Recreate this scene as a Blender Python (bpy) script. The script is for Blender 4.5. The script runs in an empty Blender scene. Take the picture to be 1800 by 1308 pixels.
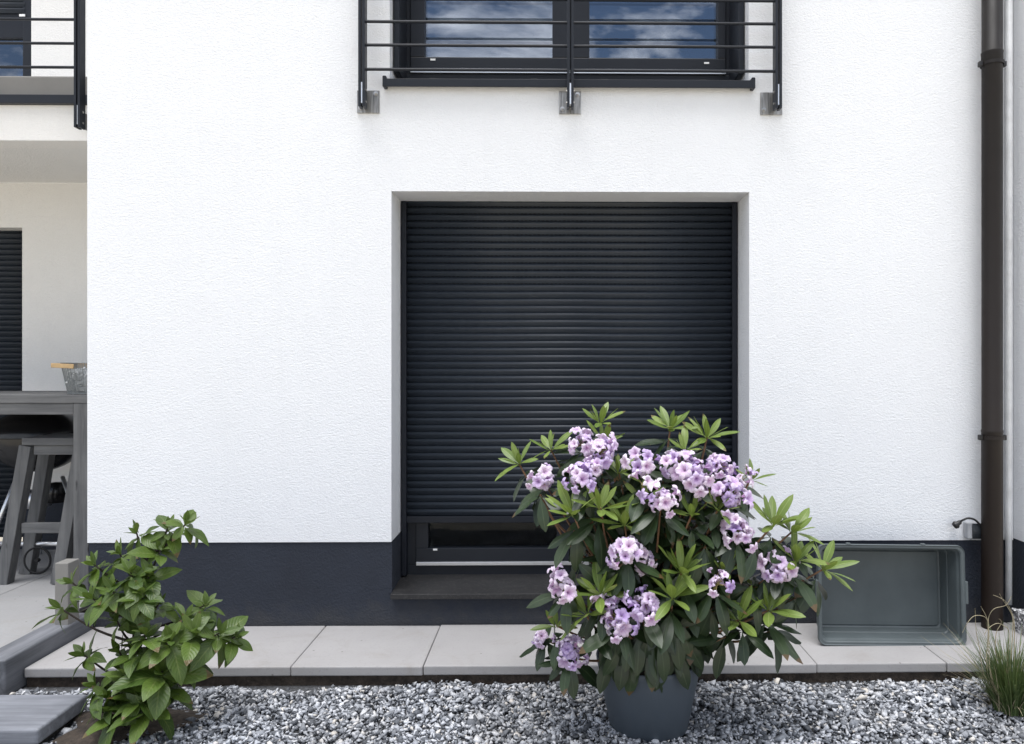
import bpy, bmesh, math, random
import numpy as np
from mathutils import Vector, Matrix, Euler

random.seed(7)
rng = np.random.default_rng(11)
R = math.radians
SC = bpy.context.scene
COL = SC.collection

# ------------------------------------------------------------------ camera
F_PX, W_PX, H_PX = 1300.0, 1800.0, 1308.0
YAW = R(0.75)
CAM = Vector((0.0, -3.904, 1.372))
PPX, PPY = 968.0 + F_PX * math.tan(YAW), 640.0
cd = bpy.data.cameras.new('camera')
cd.sensor_width = 36.0
cd.lens = 36.0 * F_PX / W_PX
cd.shift_x = (W_PX / 2 - PPX) / W_PX
cd.shift_y = (PPY - H_PX / 2) / W_PX
cd.clip_start, cd.clip_end = 0.05, 3000
cam = bpy.data.objects.new('camera', cd)
COL.objects.link(cam)
cam.location = CAM
cam.rotation_euler = (R(90), 0, -YAW)
SC.camera = cam

# ------------------------------------------------------------------ sky and sun
SUN_EL, SUN_AZ = R(76), R(208)      # azimuth from +Y clockwise: behind the camera, a little to the left
wd = bpy.data.worlds.new('World')
SC.world = wd
wd.use_nodes = True
nt = wd.node_tree
nt.nodes.clear()
wo = nt.nodes.new('ShaderNodeOutputWorld')
bg = nt.nodes.new('ShaderNodeBackground')
sky = nt.nodes.new('ShaderNodeTexSky')
sky.sky_type = 'NISHITA'
sky.sun_disc = False
sky.sun_elevation = SUN_EL
sky.sun_rotation = SUN_AZ
sky.air_density, sky.dust_density, sky.ozone_density = 1.0, 0.6, 1.5
tc = nt.nodes.new('ShaderNodeTexCoord')
sep = nt.nodes.new('ShaderNodeSeparateXYZ')
nt.links.new(tc.outputs['Generated'], sep.inputs[0])
def wmath(op, a, b):
    n = nt.nodes.new('ShaderNodeMath'); n.operation = op
    for i, v in enumerate((a, b)):
        if isinstance(v, (int, float)): n.inputs[i].default_value = v
        else: nt.links.new(v, n.inputs[i])
    return n.outputs[0]
zc = wmath('ADD', wmath('MAXIMUM', sep.outputs['Z'], 0.0), 0.18)
cmb = nt.nodes.new('ShaderNodeCombineXYZ')
nt.links.new(wmath('DIVIDE', sep.outputs['X'], zc), cmb.inputs[0])
nt.links.new(wmath('DIVIDE', sep.outputs['Y'], zc), cmb.inputs[1])
cn = nt.nodes.new('ShaderNodeTexNoise')
cn.inputs['Scale'].default_value = 1.9
cn.inputs['Detail'].default_value = 9
cn.inputs['Roughness'].default_value = 0.58
cn.inputs['Distortion'].default_value = 0.35
nt.links.new(cmb.outputs[0], cn.inputs['Vector'])
cr = nt.nodes.new('ShaderNodeValToRGB')
cr.color_ramp.elements[0].position = 0.455
cr.color_ramp.elements[0].color = (0, 0, 0, 1)
cr.color_ramp.elements[1].position = 0.60
cr.color_ramp.elements[1].color = (1, 1, 1, 1)
nt.links.new(cn.outputs['Fac'], cr.inputs[0])
cm = nt.nodes.new('ShaderNodeMix'); cm.data_type = 'RGBA'
nt.links.new(cr.outputs[0], cm.inputs['Factor'])
nt.links.new(sky.outputs[0], cm.inputs['A'])
cm.inputs['B'].default_value = (20.0, 20.3, 21.2, 1)
nt.links.new(cm.outputs['Result'], bg.inputs['Color'])
bg.inputs['Strength'].default_value = 0.092
nt.links.new(bg.outputs[0], wo.inputs[0])

sl = bpy.data.lights.new('sun', 'SUN')
sl.energy = 3.4
sl.angle = R(40)
sl.color = (1.0, 0.985, 0.965)
sun = bpy.data.objects.new('sun', sl)
COL.objects.link(sun)
sdir = Vector((math.sin(SUN_AZ) * math.cos(SUN_EL), math.cos(SUN_AZ) * math.cos(SUN_EL), math.sin(SUN_EL)))
sun.rotation_euler = sdir.to_track_quat('Z', 'Y').to_euler()
sun.location = (0, -6, 9)

vs = SC.view_settings
vs.view_transform = 'Standard'
vs.look = 'None'
vs.exposure = 0.29
vs.gamma = 1.0
vs.use_curve_mapping = False
SC.cycles.max_bounces = 8

# ------------------------------------------------------------------ helpers
def at(px, py, Y):
    """world point on the plane y = Y seen at photograph pixel (px, py)"""
    dy = Y - CAM.y
    u = (px - PPX) / F_PX
    dx = dy * (u * math.cos(YAW) + math.sin(YAW)) / (math.cos(YAW) - u * math.sin(YAW))
    dep = dx * math.sin(YAW) + dy * math.cos(YAW)
    return Vector((dx, Y, CAM.z - (py - PPY) * dep / F_PX))

class MB:
    def __init__(s): s.v, s.f = [], []
    def add(s, vs_, fs_):
        n = len(s.v); s.v += [tuple(v) for v in vs_]; s.f += [tuple(i + n for i in f) for f in fs_]
        return s
    def box(s, x0, x1, y0, y1, z0, z1):
        return s.add([(x0,y0,z0),(x1,y0,z0),(x1,y1,z0),(x0,y1,z0),(x0,y0,z1),(x1,y0,z1),(x1,y1,z1),(x0,y1,z1)],
                     [(0,3,2,1),(4,5,6,7),(0,1,5,4),(1,2,6,5),(2,3,7,6),(3,0,4,7)])
    def beam(s, a, b, w, d, up=(0, 1, 0)):
        """rectangular bar from a to b: w across, d along 'up'"""
        a, b = Vector(a), Vector(b); t = (b - a).normalized(); u = Vector(up)
        x = t.cross(u).normalized(); u = x.cross(t).normalized()
        p = [a + x*i*w/2 + u*j*d/2 for i, j in ((-1,-1),(1,-1),(1,1),(-1,1))]
        q = [b + x*i*w/2 + u*j*d/2 for i, j in ((-1,-1),(1,-1),(1,1),(-1,1))]
        return s.add(p + q, [(3,2,1,0),(4,5,6,7),(0,1,5,4),(1,2,6,5),(2,3,7,6),(3,0,4,7)])
    def prism(s, prof, x0, x1):
        """profile of (y, z) points (counter-clockwise seen from +X) run from x0 to x1"""
        n = len(prof)
        return s.add([(x0, y, z) for y, z in prof] + [(x1, y, z) for y, z in prof],
                     [tuple(range(n))[::-1], tuple(range(n, 2*n))] + [(i, (i+1) % n, n+(i+1) % n, n+i) for i in range(n)])
    def tube(s, path, rad, n=8, cap=True):
        path = [Vector(p) for p in path]
        if not hasattr(rad, '__len__'): rad = [rad] * len(path)
        vs_, ref = [], None
        for i, p in enumerate(path):
            t = (path[min(i+1, len(path)-1)] - path[max(i-1, 0)]).normalized()
            if ref is None: ref = Vector((0,0,1)) if abs(t.z) < .9 else Vector((1,0,0))
            x = t.cross(ref).normalized(); y = x.cross(t).normalized(); ref = y
            for k in range(n):
                a = 2*math.pi*k/n
                vs_.append(p + (x*math.cos(a) + y*math.sin(a))*rad[i])
        fs = []
        for i in range(len(path)-1):
            for k in range(n):
                fs.append((i*n+k, (i+1)*n+k, (i+1)*n+(k+1) % n, i*n+(k+1) % n)[::-1])
        if cap:
            fs.append(tuple(range(n))); fs.append(tuple(range((len(path)-1)*n, len(path)*n))[::-1])
        return s.add(vs_, fs)
    def lathe(s, prof, n=48, c=(0,0,0)):
        vs_, fs = [], []
        for r, z in prof:
            for k in range(n):
                a = 2*math.pi*k/n
                vs_.append((c[0]+r*math.cos(a), c[1]+r*math.sin(a), c[2]+z))
        for i in range(len(prof)-1):
            for k in range(n):
                fs.append((i*n+k, i*n+(k+1) % n, (i+1)*n+(k+1) % n, (i+1)*n+k))
        return s.add(vs_, fs)
    def quad(s, a, b, c, d): return s.add([a, b, c, d], [(0,1,2,3)])
    def mesh(s, name, mat, smooth=False):
        m = bpy.data.meshes.new(name); m.from_pydata(s.v, [], s.f); m.update()
        if mat: m.materials.append(mat)
        if smooth: m.shade_smooth()
        return m
    def build(s, name, mat, parent=None, smooth=False, bevel=0, seg=2, fix=True):
        m = s.mesh(name, mat, smooth)
        if fix:
            b = bmesh.new(); b.from_mesh(m); bmesh.ops.recalc_face_normals(b, faces=b.faces); b.to_mesh(m); b.free()
        return link(name, m, parent, bevel, seg)

def pinv(parent):
    """world coordinates for the children of a root that is only moved, never turned"""
    return Matrix.Translation(-parent.location) if parent is not None and parent.parent is None else Matrix.Identity(4)

def link(name, data, parent=None, bevel=0, seg=2, matrix=None):
    o = bpy.data.objects.new(name, data); COL.objects.link(o)
    if parent is not None:
        o.parent = parent; o.matrix_parent_inverse = pinv(parent)
    if matrix is not None: o.matrix_basis = matrix
    if bevel:
        md = o.modifiers.new('bevel', 'BEVEL'); md.width = bevel; md.segments = seg; md.limit_method = 'ANGLE'; md.angle_limit = R(40)
    return o

def tag(o, label=None, cat=None, group=None, kind=None):
    if label: o['label'] = label
    if cat: o['category'] = cat
    if group: o['group'] = group
    if kind: o['kind'] = kind
    return o

def thing(name, loc, label, cat, group=None):
    o = bpy.data.objects.new(name, None); COL.objects.link(o); o.location = loc; o.empty_display_size = .1
    return tag(o, label, cat, group)

# ------------------------------------------------------------------ materials
class NM:
    """small wrapper round a node material"""
    def __init__(s, name):
        s.m = bpy.data.materials.new(name); s.m.use_nodes = True; s.t = s.m.node_tree
        s.b = s.t.nodes['Principled BSDF']; s.o = s.t.nodes['Material Output']
    def n(s, kind, **kw):
        n = s.t.nodes.new(kind)
        for k, v in kw.items():
            if k in n.inputs:
                if hasattr(v, 'links') or hasattr(v, 'is_output'): s.t.links.new(v, n.inputs[k])
                else: n.inputs[k].default_value = v
            else: setattr(n, k, v)
        return n
    def l(s, a, b): s.t.links.new(a, b)
    def coord(s, kind='Object', scale=None):
        c = s.n('ShaderNodeTexCoord').outputs[kind]
        if scale:
            mp = s.n('ShaderNodeMapping'); s.l(c, mp.inputs['Vector']); mp.inputs['Scale'].default_value = scale
            return mp.outputs[0]
        return c
    def noise(s, scale, detail=4, rough=.55, vec=None, dist=0):
        n = s.n('ShaderNodeTexNoise', Scale=scale, Detail=detail, Roughness=rough, Distortion=dist)
        s.l(vec if vec is not None else s.coord(), n.inputs['Vector'])
        return n.outputs['Fac']
    def ramp(s, fac, stops):
        r = s.n('ShaderNodeValToRGB'); s.l(fac, r.inputs[0]); e = r.color_ramp.elements
        while len(e) < len(stops): e.new(.5)
        for x, (p, c) in zip(e, stops):
            x.position = p; x.color = c if len(c) == 4 else (*c, 1)
        return r.outputs[0]
    def mix(s, fac, a, b, mode='MIX'):
        n = s.n('ShaderNodeMix', data_type='RGBA', blend_type=mode)
        for v, k in ((fac, 'Factor'), (a, 'A'), (b, 'B')):
            if hasattr(v, 'links'): s.l(v, n.inputs[k])
            else: n.inputs[k].default_value = v if not isinstance(v, tuple) or len(v) == 4 else (*v, 1)
        return n.outputs['Result']
    def math(s, op, a, b=0.0):
        n = s.n('ShaderNodeMath', operation=op)
        for i, v in enumerate((a, b)):
            if hasattr(v, 'links'): s.l(v, n.inputs[i])
            else: n.inputs[i].default_value = v
        return n.outputs[0]
    def bump(s, h, strength=.3, dist=.002, normal=None):
        b = s.n('ShaderNodeBump', Strength=strength, Distance=dist); s.l(h, b.inputs['Height'])
        if normal is not None: s.l(normal, b.inputs['Normal'])
        s.l(b.outputs[0], s.b.inputs['Normal']); return b.outputs[0]
    def col(s, c):
        if hasattr(c, 'links'): s.l(c, s.b.inputs['Base Color'])
        else: s.b.inputs['Base Color'].default_value = (*c, 1) if len(c) == 3 else c
        return s
    def set(s, **kw):
        for k, v in kw.items():
            i = s.b.inputs[k.replace('_', ' ')]
            if hasattr(v, 'links'): s.l(v, i)
            else: i.default_value = v
        return s

def simple(name, c, rough=.5, var=.12, scale=12, bump=0, bscale=200, bdist=.001, **kw):
    m = NM(name)
    f = m.noise(scale, 5)
    lo = tuple(x*(1-var) for x in c); hi = tuple(min(1, x*(1+var)) for x in c)
    m.col(m.ramp(f, [(.3, lo), (.7, hi)]))
    m.set(Roughness=rough, **kw)
    if bump: m.bump(m.noise(bscale, 3), bump, bdist)
    return m.m

def stucco(name, c, var, dirt=None):
    m = NM(name)
    big = m.noise(1.3, 5, .6)
    base = m.ramp(big, [(.3, tuple(x*(1-var) for x in c)), (.7, c)])
    fine = m.noise(260, 2)
    base = m.mix(m.math('MULTIPLY', m.ramp(fine, [(.35, (1,1,1)), (.55, (0,0,0))]), .16), base, tuple(x*.72 for x in c))
    if dirt:
        # rain splash staining of its own, a ragged band just over the plinth
        sp = m.n('ShaderNodeSeparateXYZ'); m.l(m.coord(), sp.inputs[0])
        band = m.ramp(m.math('ADD', sp.outputs['Z'], m.math('MULTIPLY', m.noise(6, 6, .7), .25)), [(.50, (1,1,1)), (.72, (0,0,0))])
        base = m.mix(m.math('MULTIPLY', band, .10), base, dirt)
    run = m.noise(1.0, 5, .65, m.coord('Object', (16, 16, .55)), .3)
    base = m.mix(m.math('MULTIPLY', m.ramp(run, [(.54, (0,0,0)), (.74, (1,1,1))]), .055), base, tuple(x*.62 for x in c))
    trow = m.noise(5.5, 3, .6, m.coord('Object', (1, 1, 1.4)), 1.0)
    base = m.mix(m.math('MULTIPLY', m.ramp(trow, [(.35, (1,1,1)), (.65, (0,0,0))]), .05), base, tuple(x*.7 for x in c))
    m.col(base).set(Roughness=.92)
    m.b.inputs['Specular IOR Level'].default_value = .2
    v1 = m.coord('Object', (1, 1, 1.7))
    h = m.math('ADD', m.noise(62, 3, .6, v1, .6), m.math('MULTIPLY', m.noise(150, 2, .5, v1), .5))
    m.bump(h, .46, .010)
    return m.m

M = {}
M['stucco'] = stucco('white_render', (.785, .80, .828), .03, (.62, .60, .56))
M['stucco_wing'] = stucco('white_render_wing', (.80, .79, .77), .03)
M['soffit'] = stucco('soffit_render', (.78, .775, .76), .03)
m = NM('plinth_render')
geo = m.coord()
sp = m.n('ShaderNodeSeparateXYZ'); m.l(geo, sp.inputs[0])
base = m.ramp(m.noise(3.5, 6, .65), [(.3, (.0125, .0165, .027)), (.7, (.0175, .0230, .037))])
spl = m.ramp(m.math('ADD', m.math('MULTIPLY', sp.outputs['Z'], 2.4), m.noise(7, 8, .8)), [(.42, (1,1,1)), (.80, (0,0,0))])      # dried rain splash off the slabs
base = m.mix(m.math('MULTIPLY', spl, .32), base, (.085, .080, .072))
spk = m.ramp(m.noise(75, 4, .7), [(.66, (0,0,0)), (.74, (1,1,1))])
base = m.mix(m.math('MULTIPLY', spk, .35), base, (.07, .075, .085))
m.col(base).set(Roughness=.78); m.bump(m.noise(90, 3), .6, .007)
M['plinth'] = m.m
M['frame'] = simple('anthracite_frame', (.0125, .0150, .021), .42, .08, 4)
M['frame_dark'] = simple('anthracite_rail', (.0080, .0105, .017), .45, .08, 4)
M['sill_alu'] = simple('anthracite_sill', (.016, .019, .026), .40, .08, 4)

def slat_mat(name, slots):
    m = NM(name)
    c = (.024, .030, .040)
    f = m.noise(3, 4)
    base = m.ramp(f, [(.3, tuple(x*.9 for x in c)), (.7, tuple(x*1.1 for x in c))])
    if slots:      # the row of punched light slits along the joint of each slat
        sp = m.n('ShaderNodeSeparateXYZ'); m.l(m.coord(), sp.inputs[0])
        dash = m.math('GREATER_THAN', m.math('FRACT', m.math('MULTIPLY', sp.outputs['X'], 42.0)), .45)
        row = m.math('LESS_THAN', sp.outputs['Z'], .0042)
        base = m.mix(m.math('MULTIPLY', dash, row), base, (.002, .002, .003))
    m.col(base).set(Roughness=.38)
    m.b.inputs['Specular IOR Level'].default_value = .35
    return m.m
for k in ('frame', 'frame_dark', 'sill_alu'):
    M[k].node_tree.nodes['Principled BSDF'].inputs['Specular IOR Level'].default_value = .28
M['slat'] = slat_mat('shutter_slat', False)
M['slat_slot'] = slat_mat('shutter_slat_slotted', True)

m = NM('dark_stone_sill')
f = m.noise(9, 6, .7); d = m.noise(60, 4, .7)
m.col(m.mix(m.ramp(d, [(.52, (0,0,0)), (.78, (1,1,1))]), m.ramp(f, [(.3, (.009,.009,.0105)), (.75, (.019,.0187,.0198))]), (.055, .053, .051)))
m.set(Roughness=.55); m.bump(d, .2, .002)
M['stone_sill'] = m.m

def glass_mat(name, k, tint):
    m = NM(name)
    gl = m.n('ShaderNodeBsdfGlossy', Roughness=0.0, Color=(.88, .92, 1, 1))
    tr = m.n('ShaderNodeBsdfTransparent', Color=tint)
    wob = m.n('ShaderNodeBump', Strength=.10, Distance=.004); m.l(m.noise(3.2, 2), wob.inputs['Height']); m.l(wob.outputs[0], gl.inputs['Normal'])
    fr = m.n('ShaderNodeFresnel', IOR=1.5); ms = m.n('ShaderNodeMixShader')
    m.l(m.math('MULTIPLY', fr.outputs[0], k), ms.inputs[0]); m.l(tr.outputs[0], ms.inputs[1]); m.l(gl.outputs[0], ms.inputs[2])
    m.l(ms.outputs[0], m.o.inputs['Surface'])
    return m.m
M['glass'] = glass_mat('boosted_reflection_glass', 5.4, (.70, .74, .76, 1))  # brighter cloud reflection set in the material, mirror share raised above real glass
M['glass_dimmed'] = glass_mat('dimmed_reflection_glass', .25, (.80, .82, .82, 1))  # same kind of pane, mirror share cut in the material to keep it dark

M['room'] = simple('dim_room', (.06, .058, .055), .9)
M['alu'] = simple('bright_aluminium', (.72, .73, .75), .32, .05, 20, Metallic=.85)
M['white_plastic'] = simple('white_plastic', (.78, .78, .78), .4, .03)
m = NM('stainless_plate')
f = m.noise(4, 5, .6, m.coord('Object', (30, 30, 2)))
m.col(m.ramp(f, [(.3, (.16,.155,.15)), (.7, (.46,.45,.43))])).set(Metallic=.9, Roughness=.42)
M['steel'] = m.m
M['bolt'] = simple('bolt_steel', (.45, .44, .43), .3, .2, 80, Metallic=1.0)
M['black'] = simple('black_plastic', (.010, .010, .011), .45)

def wood(name, lo, hi, axis, rough=.8):
    m = NM(name)
    sc = [34, 34, 34]; sc[axis] = 2.2
    g = m.noise(1.0, 6, .65, m.coord('Object', tuple(sc)), .4)
    b = m.noise(5, 4)
    k = m.noise(1.0, 2, .5, m.coord('Object', tuple([14 if i != axis else 6 for i in range(3)])))
    base = m.ramp(g, [(.28, lo), (.72, hi)])
    base = m.mix(m.math('MULTIPLY', m.ramp(b, [(.4, (0,0,0)), (.75, (1,1,1))]), .35), base, tuple(x*.7 for x in lo))
    base = m.mix(m.ramp(k, [(.70, (0,0,0)), (.76, (1,1,1))]), base, tuple(x*.35 for x in lo))
    m.col(base).set(Roughness=rough); m.bump(g, .5, .003)
    return m.m
GREYW = ((.070, .071, .075), (.165, .166, .166))
M['wood_x'] = wood('weathered_wood_x', *GREYW, 0)
M['wood_y'] = wood('weathered_wood_y', *GREYW, 1)
M['wood_z'] = wood('weathered_wood_z', *GREYW, 2)
M['sleeper_x'] = wood('sleeper_wood_x', (.115, .122, .140), (.26, .27, .30), 0)
M['sleeper_y'] = wood('sleeper_wood_y', (.075, .080, .090), (.19, .195, .215), 1)
M['bamboo'] = simple('bamboo_handle', (.44, .30, .15), .5, .15, 30)

def slab_mat(name, c):
    m = NM(name)
    oi = m.n('ShaderNodeObjectInfo')
    geo = m.n('ShaderNodeNewGeometry').outputs['Position']
    f = m.noise(2.2, 6, .65, geo); s_ = m.noise(95, 3, .6, geo)
    base = m.ramp(f, [(.25, tuple(x*.80 for x in c)), (.75, c)])
    base = m.mix(m.math('MULTIPLY', oi.outputs['Random'], .35), base, tuple(x*.80 for x in c))
    base = m.mix(m.math('MULTIPLY', m.ramp(s_, [(.58, (0,0,0)), (.72, (1,1,1))]), .30), base, tuple(x*.45 for x in c))
    st = m.noise(3.6, 8, .78, geo, 1.2)
    base = m.mix(m.math('MULTIPLY', m.ramp(st, [(.52, (0,0,0)), (.70, (1,1,1))]), .38), base, (.22, .20, .17))
    # grime worked into the edges of each piece
    sp = m.n('ShaderNodeSeparateXYZ'); m.l(m.coord('Generated'), sp.inputs[0])
    ex = m.math('MULTIPLY', m.math('ABSOLUTE', m.math('SUBTRACT', sp.outputs[0], .5)), 2.0)
    ey = m.math('MULTIPLY', m.math('ABSOLUTE', m.math('SUBTRACT', sp.outputs[1], .5)), 2.0)
    edge = m.math('ADD', m.math('MAXIMUM', ex, ey), m.math('MULTIPLY', m.noise(14, 5, .7, geo), .16))
    base = m.mix(m.math('MULTIPLY', m.ramp(edge, [(1.0, (0,0,0)), (1.09, (1,1,1))]), .45), base, (.17, .15, .12))
    pit = m.n('ShaderNodeTexVoronoi', Scale=11.0); m.l(geo, pit.inputs['Vector'])
    base = m.mix(m.math('MULTIPLY', m.math('LESS_THAN', pit.outputs['Distance'], .055), .6), base, (.10, .09, .08))
    m.col(base).set(Roughness=.8); m.bump(s_, .3, .0018)
    return m.m
M['slab'] = slab_mat('concrete_slab', (.352, .342, .342))
M['tile'] = slab_mat('terrace_tile', (.31, .308, .310))
M['soil'] = simple('dark_soil', (.045, .034, .026), .95, .5, 30, .8, 60, .01)
M['joint'] = simple('joint_sand', (.09, .085, .075), .95, .3, 40)

m = NM('gravel_chip')
isl = m.n('ShaderNodeNewGeometry').outputs['Random Per Island']
base = m.ramp(isl, [(0, (.07,.076,.086)), (.20, (.14,.15,.17)), (.42, (.32,.335,.365)), (.66, (.50,.52,.56)), (.93, (.74,.75,.78)), (1, (.74,.69,.62))])
f = m.noise(120, 3)
pat = m.noise(2.3, 5, .6)
base = m.mix(.8, base, m.ramp(pat, [(.30, (.62,.60,.57)), (.62, (1,1,1))]), 'MULTIPLY')
m.col(m.mix(.55, base, m.ramp(f, [(.3, (.35,.36,.38)), (.7, (1,1,1))]), 'MULTIPLY')).set(Roughness=.72); m.bump(f, .3, .002)
M['chip'] = m.m
m = NM('ground_grit')
v = m.n('ShaderNodeTexVoronoi', Scale=48.0); m.l(m.coord(), v.inputs['Vector'])
big = m.noise(.6, 5)
m.col(m.mix(.8, m.ramp(v.outputs['Color'], [(0, (.12,.12,.12)), (1, (.60,.58,.55))]), m.ramp(big, [(.3, (.58,.51,.39)), (.7, (.70,.62,.48))]))).set(Roughness=.9)
m.bump(v.outputs['Distance'], .8, .01)
M['ground'] = m.m
M['bed'] = simple('gravel_bed', (.06, .062, .066), .95, .5, 60, .8, 70, .01)

m = NM('downpipe_paint')
sp = m.n('ShaderNodeSeparateXYZ'); m.l(m.coord(), sp.inputs[0])
g = m.math('ADD', m.math('MULTIPLY', sp.outputs['Z'], .25), m.math('MULTIPLY', m.noise(3, 6, .7, m.coord('Object', (6, 6, .5))), .5))
base = m.ramp(g, [(.25, (.015,.0093,.0066)), (.85, (.0100,.0076,.0068))])
spk = m.noise(46, 6, .75)
base = m.mix(m.math('MULTIPLY', m.ramp(spk, [(.70, (0,0,0)), (.78, (1,1,1))]), .5), base, (.17, .15, .13))
m.col(base).set(Roughness=m.ramp(m.noise(7, 5, .7), [(.3, (.42,.42,.42)), (.7, (.62,.62,.62))])); m.b.inputs['Specular IOR Level'].default_value = .3; M['pipe'] = m.m
M['conduit'] = simple('pale_conduit', (.62, .63, .64), .45, .12, 14)
M['pot'] = simple('slate_pot', (.062, .078, .098), .55, .08, 6, .15, 300, .0006)
M['tub'] = simple('grey_green_tub', (.076, .092, .097), .5, .12, 7, .1, 250, .0006)
m = NM('granite')
f = m.noise(70, 4, .8)
m.col(m.ramp(f, [(.42, (.03,.032,.036)), (.52, (.28,.28,.29)), (.62, (.72,.72,.72))])).set(Roughness=.7); m.bump(f, .5, .006)
M['granite'] = m.m
M['post_paint'] = simple('taupe_post', (.20, .193, .18), .6, .06, 8)
M['kettle'] = simple('kettle_enamel', (.008, .008, .009), .25)
M['rubber'] = simple('rubber', (.012, .012, .013), .7)
M['mesh_wire'] = simple('grey_wire', (.22, .235, .24), .45, .1, 10, Metallic=.4)
M['peg'] = simple('pale_pegs', (.62, .64, .66), .5, .1, 60)
M['socket_grey'] = simple('socket_grey', (.36, .37, .39), .45, .04)
M['socket_lid'] = simple('socket_lid', (.022, .027, .033), .4, .05)

def leaf_mat(name, lo, hi, vein, rough, trans, veins=0.0):
    m = NM(name)
    rnd = m.n('ShaderNodeObjectInfo').outputs['Random']
    isl = m.n('ShaderNodeNewGeometry').outputs['Random Per Island']
    r = m.math('FRACT', m.math('ADD', rnd, isl))
    uv = m.coord('UV'); sp = m.n('ShaderNodeSeparateXYZ'); m.l(uv, sp.inputs[0])
    base = m.ramp(r, [(0, lo), (1, hi)])
    blot = m.noise(28, 4)
    base = m.mix(m.math('MULTIPLY', m.ramp(blot, [(.35, (0,0,0)), (.7, (1,1,1))]), .35), base, tuple(x*.62 for x in lo))
    off = m.math('ABSOLUTE', m.math('SUBTRACT', sp.outputs[0], .5))
    rib = m.math('LESS_THAN', off, .035)
    base = m.mix(m.math('MULTIPLY', rib, .6), base, vein)
    # side veins sweeping forward from the midrib
    sv = m.math('SINE', m.math('MULTIPLY', m.math('SUBTRACT', sp.outputs[1], m.math('MULTIPLY', off, .55)), 56.0))
    if veins:
        base = m.mix(m.math('MULTIPLY', m.math('GREATER_THAN', sv, .86), veins), base, vein)
        m.bump(sv, .25, .001)
    # some leaves are scorched at the tip or spotted
    old = m.math('MULTIPLY', m.math('GREATER_THAN', r, .80), m.math('GREATER_THAN', m.math('ADD', sp.outputs[1], m.math('MULTIPLY', blot, .3)), 1.02))
    base = m.mix(m.math('MULTIPLY', old, .8), base, (.10, .055, .022))
    spot = m.math('MULTIPLY', m.math('LESS_THAN', m.math('FRACT', m.math('MULTIPLY', r, 7.0)), .22), m.ramp(m.noise(85, 2), [(.66, (0,0,0)), (.70, (1,1,1))]))
    base = m.mix(m.math('MULTIPLY', spot, .6), base, (.07, .045, .02))
    m.col(base).set(Roughness=rough)
    m.b.inputs['Specular IOR Level'].default_value = .45
    t = m.n('ShaderNodeBsdfTranslucent'); m.l(m.mix(.4, base, (hi[0]*1.5, hi[1]*1.5, hi[2]*.7)), t.inputs['Color'])
    ms_ = m.n('ShaderNodeMixShader'); ms_.inputs[0].default_value = trans
    m.l(m.b.outputs[0], ms_.inputs[1]); m.l(t.outputs[0], ms_.inputs[2]); m.l(ms_.outputs[0], m.o.inputs['Surface'])
    return m.m
M['leaf_young'] = leaf_mat('young_leaf', (.110, .175, .034), (.205, .275, .064), (.28, .34, .12), .40, .20)
M['leaf_old'] = leaf_mat('mature_leaf', (.014, .028, .011), (.032, .056, .020), (.060, .085, .042), .36, .08)
M['leaf_shrub'] = leaf_mat('shrub_leaf', (.038, .076, .010), (.090, .146, .020), (.13, .17, .046), .44, .15, .28)
M['leaf_bud'] = leaf_mat('shrub_young_leaf', (.060, .108, .018), (.110, .165, .034), (.15, .2, .07), .46, .2, .25)
M['bark'] = simple('bark', (.085, .058, .036), .85, .35, 40, .6, 120, .003)
M['twig'] = simple('reddish_twig', (.16, .085, .045), .7, .3, 50)
M['shrub_bark'] = simple('shrub_bark', (.028, .020, .016), .85, .35, 40)
M['pedicel'] = simple('pedicel', (.20, .17, .06), .6, .3, 60)

m = NM('lilac_petal')
rnd = m.n('ShaderNodeObjectInfo').outputs['Random']
sp = m.n('ShaderNodeSeparateXYZ'); m.l(m.coord('UV'), sp.inputs[0])
pal = m.ramp(rnd, [(0, (.58,.46,.76)), (.12, (.68,.57,.82)), (.4, (.78,.68,.86)), (.75, (.85,.75,.88)), (1, (.90,.86,.92))])
deep = m.ramp(rnd, [(0, (.46,.31,.62)), (.6, (.62,.40,.63)), (1, (.68,.48,.66))])
petal = m.mix(m.ramp(sp.outputs[1], [(.15, (0,0,0)), (.85, (1,1,1))]), deep, pal)
streak = m.math('LESS_THAN', m.math('ABSOLUTE', m.math('SUBTRACT', sp.outputs[0], .5)), .06)
petal = m.mix(m.math('MULTIPLY', streak, .35), petal, (.52, .33, .60))
m.col(petal).set(Roughness=.65); m.b.inputs['Specular IOR Level'].default_value = .2
m.bump(m.noise(160, 3), .3, .002)
t = m.n('ShaderNodeBsdfTranslucent'); m.l(petal, t.inputs['Color'])
ms_ = m.n('ShaderNodeMixShader'); ms_.inputs[0].default_value = .32
m.l(m.b.outputs[0], ms_.inputs[1]); m.l(t.outputs[0], ms_.inputs[2]); m.l(ms_.outputs[0], m.o.inputs['Surface'])
M['petal'] = m.m
M['blade'] = leaf_mat('grass_blade', (.045, .085, .026), (.115, .155, .055), (.1, .14, .05), .5, .2)
M['dry'] = simple('dry_stem', (.30, .26, .17), .8, .35, 40)
m = NM('curtain')
m.col(m.ramp(m.noise(1.0, 4, .6, m.coord('Object', (26, 26, 3)), 1.2), [(.35, (.16,.17,.36)), (.65, (.30,.31,.55))])).set(Roughness=.8)
M['curtain'] = m.m

# ================================================================== SETTING
def structure(o): return tag(o, kind='structure')

g = structure(MB().box(-400, 400, -400, 300, -.6, -.125).build('ground', M['ground']))
GZ = -.063          # top of the gravel
structure(MB().box(-2.95, 3.2, -2.0, -.50, -.121, -.095).build('gravel_bed', M['bed']))

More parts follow.
